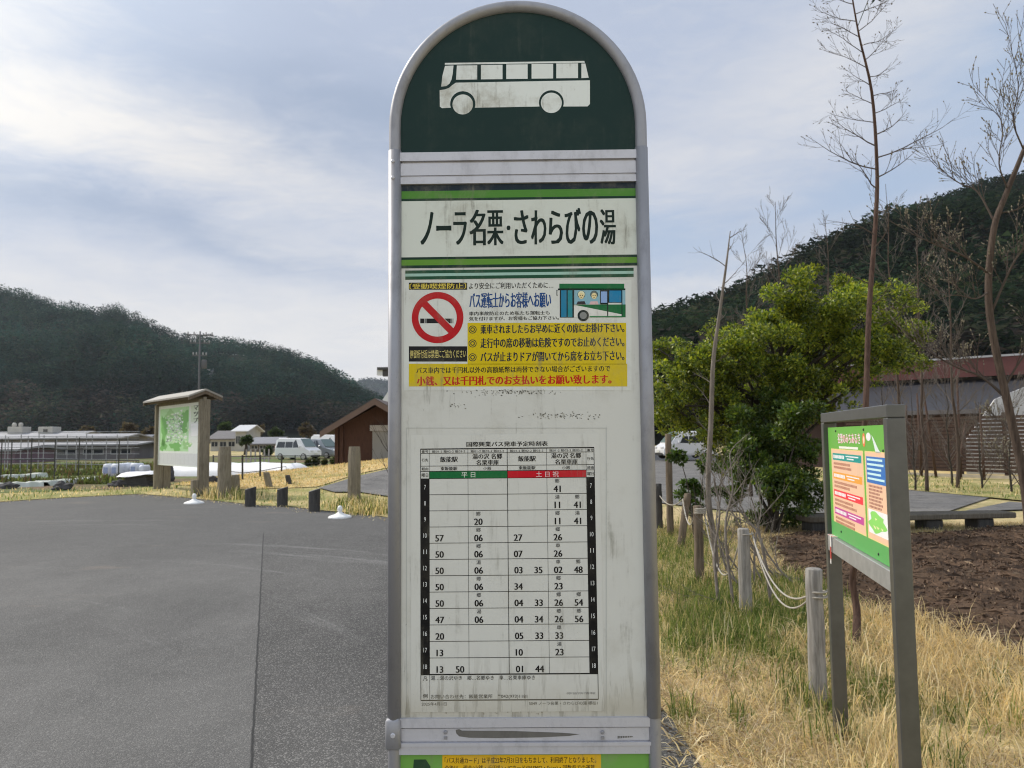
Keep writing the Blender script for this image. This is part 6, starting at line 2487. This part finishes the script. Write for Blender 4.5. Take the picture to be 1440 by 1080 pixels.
# ================================================================== VEHICLES
def vehicle(px, base_py, Y, rot, L, W, H, paint, label, kind='van'):
    """rot: direction of the nose, degrees from +x"""
    b = at(px, base_py, Y)
    root = thing('parked_car', (b.x, b.y, b.z), rad(rot), label=label, cat='car', group='cars parked among the trees and sheds')
    hw, rw = W / 2, W / 2 * .84
    gc, belt = .22, H * .56
    if kind == 'van':
        st = [(-.50, .60, .62, .90), (-.49, gc + .1, belt, .93), (-.46, gc, H * .93, 1), (-.40, gc, H, 1), (0.05, gc, H, 1), (.20, gc, H * .97, 1), (.37, gc, belt + .02, 1), (.48, gc + .02, belt * .80, .96), (.50, gc + .1, belt * .62, .9)]
    else:
        st = [(-.50, .60, .62, .90), (-.49, gc + .1, belt, .93), (-.44, gc, H * .86, 1), (-.32, gc, H * .98, 1), (-.05, gc, H, 1), (.12, gc, H * .96, 1), (.28, gc, belt + .02, 1), (.46, gc + .02, belt * .84, .96), (.50, gc + .1, belt * .62, .88)]
    m = MB()
    vs, fs = [], []
    for t, zb, zt, k in st:
        x = t * L
        z_belt = min(belt, zt - .02)
        kk = (rw if zt > belt + .1 else hw * .93)
        sec = [(-hw * k * .95, zb), (-hw * k, zb + .12), (-hw * k, z_belt * .98), (-kk * k, zt - .05), (-kk * k * .88, zt), (kk * k * .88, zt), (kk * k, zt - .05), (hw * k, z_belt * .98), (hw * k, zb + .12), (hw * k * .95, zb)]
        vs += [(x, y, max(z, zb)) for y, z in sec]
    n = 10
    for i in range(len(st) - 1):
        for j in range(n): fs.append([i * n + j, (i + 1) * n + j, (i + 1) * n + (j + 1) % n, i * n + (j + 1) % n])
    fs += [list(range(n)), list(range(len(st) * n - 1, (len(st) - 1) * n - 1, -1))]
    m.add(vs, fs)
    m.build('body', paint, root)
    for s_ in (-1, 1):
        spans = ((-.44, -.20), (-.185, .02), (.035, .20)) if kind == 'van' else ((-.40, -.20), (-.185, .00), (.015, .15))
        for a, c in spans:
            q = MB()
            y0, y1 = s_ * (hw * .985 + .012), s_ * (rw + .012)
            za, zb = belt + .02, H * .92
            xa, xb = a * L, c * L
            xt = xb - (.10 * L if c > .12 else 0)
            xq = xa + (.05 * L if a < -.39 else 0)
            vs = [Vector((xa, y0, za)), Vector((xb, y0, za)), Vector((xt, y1, zb)), Vector((xq, y1, zb))]
            t = Vector((0, -s_ * .015, 0))
            q.add(vs + [v + t for v in vs], [[0, 1, 2, 3], [7, 6, 5, 4], [0, 4, 5, 1], [1, 5, 6, 2], [2, 6, 7, 3], [3, 7, 4, 0]])
            q.build('side_window', M_glassdark, root)
        q = MB()
        x = .22 * L if kind == 'van' else .15 * L
        q.box((x, s_ * hw if s_ > 0 else -hw - .16, belt + .02), (x + .10, hw + .16 if s_ > 0 else -hw, belt + .17), bev=.02)
        q.build('mirror', paint, root)
        q = MB()
        q.box((.455 * L, s_ * hw * .55 - .16, belt * .66), (.502 * L, s_ * hw * .55 + .16, belt * .80), bev=.02)
        q.build('headlight', mat('headlight_glass', (.6, .6, .6), .15, spec=.7), root)
        q = MB()
        q.box((-.505 * L, s_ * hw * .78 - .08, belt * .75), (-.47 * L, s_ * hw * .78 + .08, belt * 1.15), bev=.02)
        q.build('tail_light', mat('tail_light', (.35, .02, .02), .25), root)
        for t in (-.32, .33):
            M = Matrix.Translation((t * L, s_ * (hw - .19), .29)) @ Matrix.Rotation(rad(90), 4, 'X')
            q = MB()
            q.lathe([(.20, -.10), (.28, -.085), (.29, 0), (.28, .085), (.20, .10)] if s_ < 0 else [(.20, -.10), (.28, -.085), (.29, 0), (.28, .085), (.20, .10)], 20, M=Matrix.Translation((0, s_ * .10, 0)) @ M)
            wh = q.build('wheel', mat('tyre', (.02, .02, .02), .8), root)
            q = MB()
            q.lathe([(.19, 0), (.19, .012), (.08, .02), (.03, .03)], 16, M=Matrix.Translation((t * L, s_ * (hw + .012), .29)) @ Matrix.Rotation(rad(90 * (-s_)) , 4, 'X') @ Matrix.Rotation(0, 4, 'Z'))
            q.build('rim', mat('rim_metal', (.45, .45, .46), .35, metal=.6), wh)
    # windscreen and rear window
    f0, f1 = (.205, .365) if kind == 'van' else (.125, .275)
    for xa, za, xb, zb, nm in ((f1 * L, belt + .06, f0 * L, H * .955, 'windscreen'), (-.489 * L, belt + .03, -.463 * L, H * .90, 'rear_window')):
        q = MB()
        sg = 1 if nm == 'windscreen' else -1
        o = Vector((.022 * sg, 0, .03 if sg > 0 else 0))
        vs = [Vector((xa, -hw * .86, za)) + o, Vector((xa, hw * .86, za)) + o, Vector((xb, rw * .86, zb)) + o, Vector((xb, -rw * .86, zb)) + o]
        t = Vector((-.03 * sg, 0, -.03 if sg > 0 else 0))
        q.add(vs + [v + t for v in vs], [[0, 1, 2, 3], [7, 6, 5, 4], [0, 4, 5, 1], [1, 5, 6, 2], [2, 6, 7, 3], [3, 7, 4, 0]])
        q.build(nm, mat('windscreen_glass', (.10, .15, .14), .1, spec=.8) if sg > 0 else M_glassdark, root)
    q = MB()
    q.box((.490 * L, -hw * .7, gc + .03), (.507 * L, hw * .7, gc + .18), bev=.01)
    q.build('bumper_grille', mat('dark_plastic', (.03, .03, .03), .6), root)
    q = MB()
    q.box((.5075 * L, -.17, gc + .20), (.511 * L, .17, gc + .33))
    q.build('number_plate', mat('plate_white', (.65, .65, .6), .5), root)


P_white = mat('white_car_paint', (.74, .74, .75), .22, spec=.6)
P_silver = mat('silver_car_paint', (.28, .30, .32), .25, metal=.4)
vehicle(419, 647, 58, -24, 3.4, 1.50, 1.70, P_white, 'white minivan parked nearest the row cover')
vehicle(452, 645, 61, -30, 4.0, 1.62, 1.62, P_silver, 'silver grey car parked between the white minivan and the hut', 'car')
vehicle(468, 643, 66, -35, 4.4, 1.70, 2.0, P_white, 'taller white van behind the silver grey car')
vehicle(963, 645, 47, 196, 3.6, 1.55, 1.72, P_white, 'white car parked behind the leafy bushes beside the bus stop')


# ================================================================== RIGHT: BENCH, SLAT FENCE, HOUSE
def build_bench():
    a, b = at(1128, 735, 12.0), at(1416, 735, 12.4)
    zt = at(1270, 722, 12.2).z
    root = thing('plank_bench', (a.x, a.y, 0), math.atan2(b.y - a.y, b.x - a.x), label='long low bench of one heavy plank on dark block legs, by the soil mound', cat='bench')
    L = (b - a).length
    m = MB()
    m.box((0, -.22, zt - .09), (L, .22, zt), bev=.015)
    m.build('seat', weathered_wood('bench_plank', (.10, .085, .065), (.17, .15, .12), 23), root)
    for t in (.06, .61, .86):
        m = MB()
        m.box((L * t - .14, -.17, -.05), (L * t + .14, .17, zt - .0905), bev=.02)
        m.build('leg', M_darktimber, root)


build_bench()


def build_slat_fence():
    A, B = Vector((13.6, 30.5, 0)), Vector((19.5, 21.5, 0))
    d = (B - A).normalized()
    L = (B - A).length
    Htop = at(1290, 584, 28.5).z
    slat = weathered_wood('dark_brown_slats', (.045, .028, .022), (.085, .055, .042), 27)
    root = thing('slat_fence', A, math.atan2(d.y, d.x), label='dark brown fence of horizontal slats in front of the grey roofed house', cat='fence')
    m = MB()
    n = 15
    for k in range(n):
        z = .18 + (Htop - .25) * k / n
        m.box((0, -.02, z), (L, .0, z + .098))
    m.build('slats', slat, root)
    k = 0
    while k * 1.45 < L:
        m = MB()
        m.box((k * 1.45, .002, -.1), (k * 1.45 + .10, .09, Htop))
        m.build('post', slat, root)
        k += 1
    # pale strip added at the foot, its colour imitating light through the bottom gaps
    m = MB()
    m.box((0, -.05, -.05), (L, -.022, .09))
    m.build('gap_light_strip', mat('painted_gap_light', (.40, .35, .27), .8, var=.3, scale=4), root)
    return A, d, L


FA, FD, FL = build_slat_fence()

STK = 'thin brown stakes and saplings before the slat fence'
for i, (px, Yf, lean, lab) in enumerate(((1297, 27, 0, 'thin upright brown stake nearest the information board post'), (1318, 26, -.10, 'leaning thin stake with a pale tie near its middle'), (1352, 25.5, .02, 'dark upright stake of the two that cross in an upside down V'), (1346, 25.3, .22, 'slanted stake of the two that cross in an upside down V'),
                                        (1385, 25, 0, 'thin reddish stake by itself before the slat fence'), (1275, 27.5, .06, 'thin greenish stake close behind the information board'))):
    b = at(px, 690, Yf)
    b.z = 0
    m = MB()
    h = (3.0, 3.6, 3.5, 1.9, 2.4, 2.6)[i]
    m.tube([(0, 0, -.1), (lean * h * .5, 0, h * .5), (lean * h, 0.03, h)], [.05, .042, .03], 7)
    o = m.build('garden_stake', M_redbark if i != 5 else M_greybark, None, True, label=lab, cat='stake', group=STK)
    o.location = b


def build_house_right():
    # long house behind the fence: lower dark roof, red fascia of the upper roof with a pale ridge
    p0, p1 = Vector((14.5, 36.0, 0)), Vector((25.5, 27.5, 0))
    d = (p1 - p0).normalized()
    L = (p1 - p0).length + 4
    root = thing('dark_roofed_house', p0 - d * 2, math.atan2(d.y, d.x), label='long house with a dark grey lower roof and a red fascia above it', cat='house')
    z = lambda py, Y=33: at(1320, py, Y).z
    ze, zt = z(578), z(535, 35)
    zf0, zf1 = z(533, 35.5), z(508, 35.5)
    m = MB()
    m.box((.3, .3, -.1), (L - .3, 7, ze - .02))
    m.build('wall', wall_mat('brown_boarded_wall', (.055, .033, .028)), root)
    m = MB()
    vs = [Vector((0, -.4, ze)), Vector((L, -.4, ze)), Vector((L, 3.2, zt)), Vector((0, 3.2, zt))]
    t = Vector((0, 0, -.12))
    m.add(vs + [v + t for v in vs], [[0, 1, 2, 3], [7, 6, 5, 4], [0, 4, 5, 1], [1, 5, 6, 2], [2, 6, 7, 3], [3, 7, 4, 0]])
    lr = m.build('lower_roof', mat('dark_grey_roof', (.032, .032, .038), .55, var=.35, scale=1.2), root)
    m = MB()
    m.box((0, -.46, ze - .16), (L, -.401, ze + .02))
    m.build('gutter', mat('pale_gutter', (.12, .11, .11), .5), lr)
    m = MB()
    m.box((.2, 3.3, ze), (L - .2, 7, zf0))
    m.build('upper_wall', M_darkwall, root)
    m = MB()
    m.box((-.3, 2.75, zf0), (L + .3, 2.85, zf1))
    m.build('fascia', mat('red_fascia', (.105, .030, .026), .6, var=.25, scale=3), root)
    m = MB()
    m.box((-.4, 2.70, zf1 + .003), (L + .4, 8, zf1 + .09))
    m.build('upper_roof', mat('pale_sheet_roof', (.36, .36, .37), .5, var=.3, scale=2), root)
    # white plastic greenhouse wall at the right
    q = at(1408, 600, 29)
    r2 = thing('plastic_tunnel', (q.x - 1.9, 28.2, 0), -.6, label='white plastic tunnel greenhouse showing over the end of the slat fence', cat='greenhouse')
    m = MB()
    n = 12
    out = [(0.0, 0.0), (0.05, 1.3), (1.0, 2.75), (1.9, 3.15), (3.4, 3.2), (3.8, 2.7), (3.8, 0.0)]
    m.prism(out[::-1], 0, 6)
    m.build('cover', mat('dull_white_sheet', (.50, .50, .50), .6, var=.3, scale=2), r2)
    for k in range(4):
        m = MB()
        m.tube([(x, k * 1.9 + .1, zz + .02) for x, zz in out], .03, 5)
        m.build('hoop', mat('galvanised_pipe', (.34, .34, .35), .45), r2)


build_house_right()


# ================================================================== AIR
def build_haze():
    m = bpy.data.materials.new('haze')
    m.use_nodes = True
    t = NT(m.node_tree)
    t.n.remove(t.n['Principled BSDF'])
    v = t.n.new('ShaderNodeVolumePrincipled')
    v.inputs['Color'].default_value = (.80, .88, 1.0, 1)
    v.inputs['Density'].default_value = HAZE
    v.inputs['Anisotropy'].default_value = .2
    t.l.new(v.outputs[0], t.n['Material Output'].inputs['Volume'])
    b = MB()
    b.box((-3100, -410, -4), (3100, 3500, 420))
    b.build('haze', m, None, kind='stuff', label='thin pale air haze over the valley', cat='haze')


HAZE = 0.00008
build_haze()
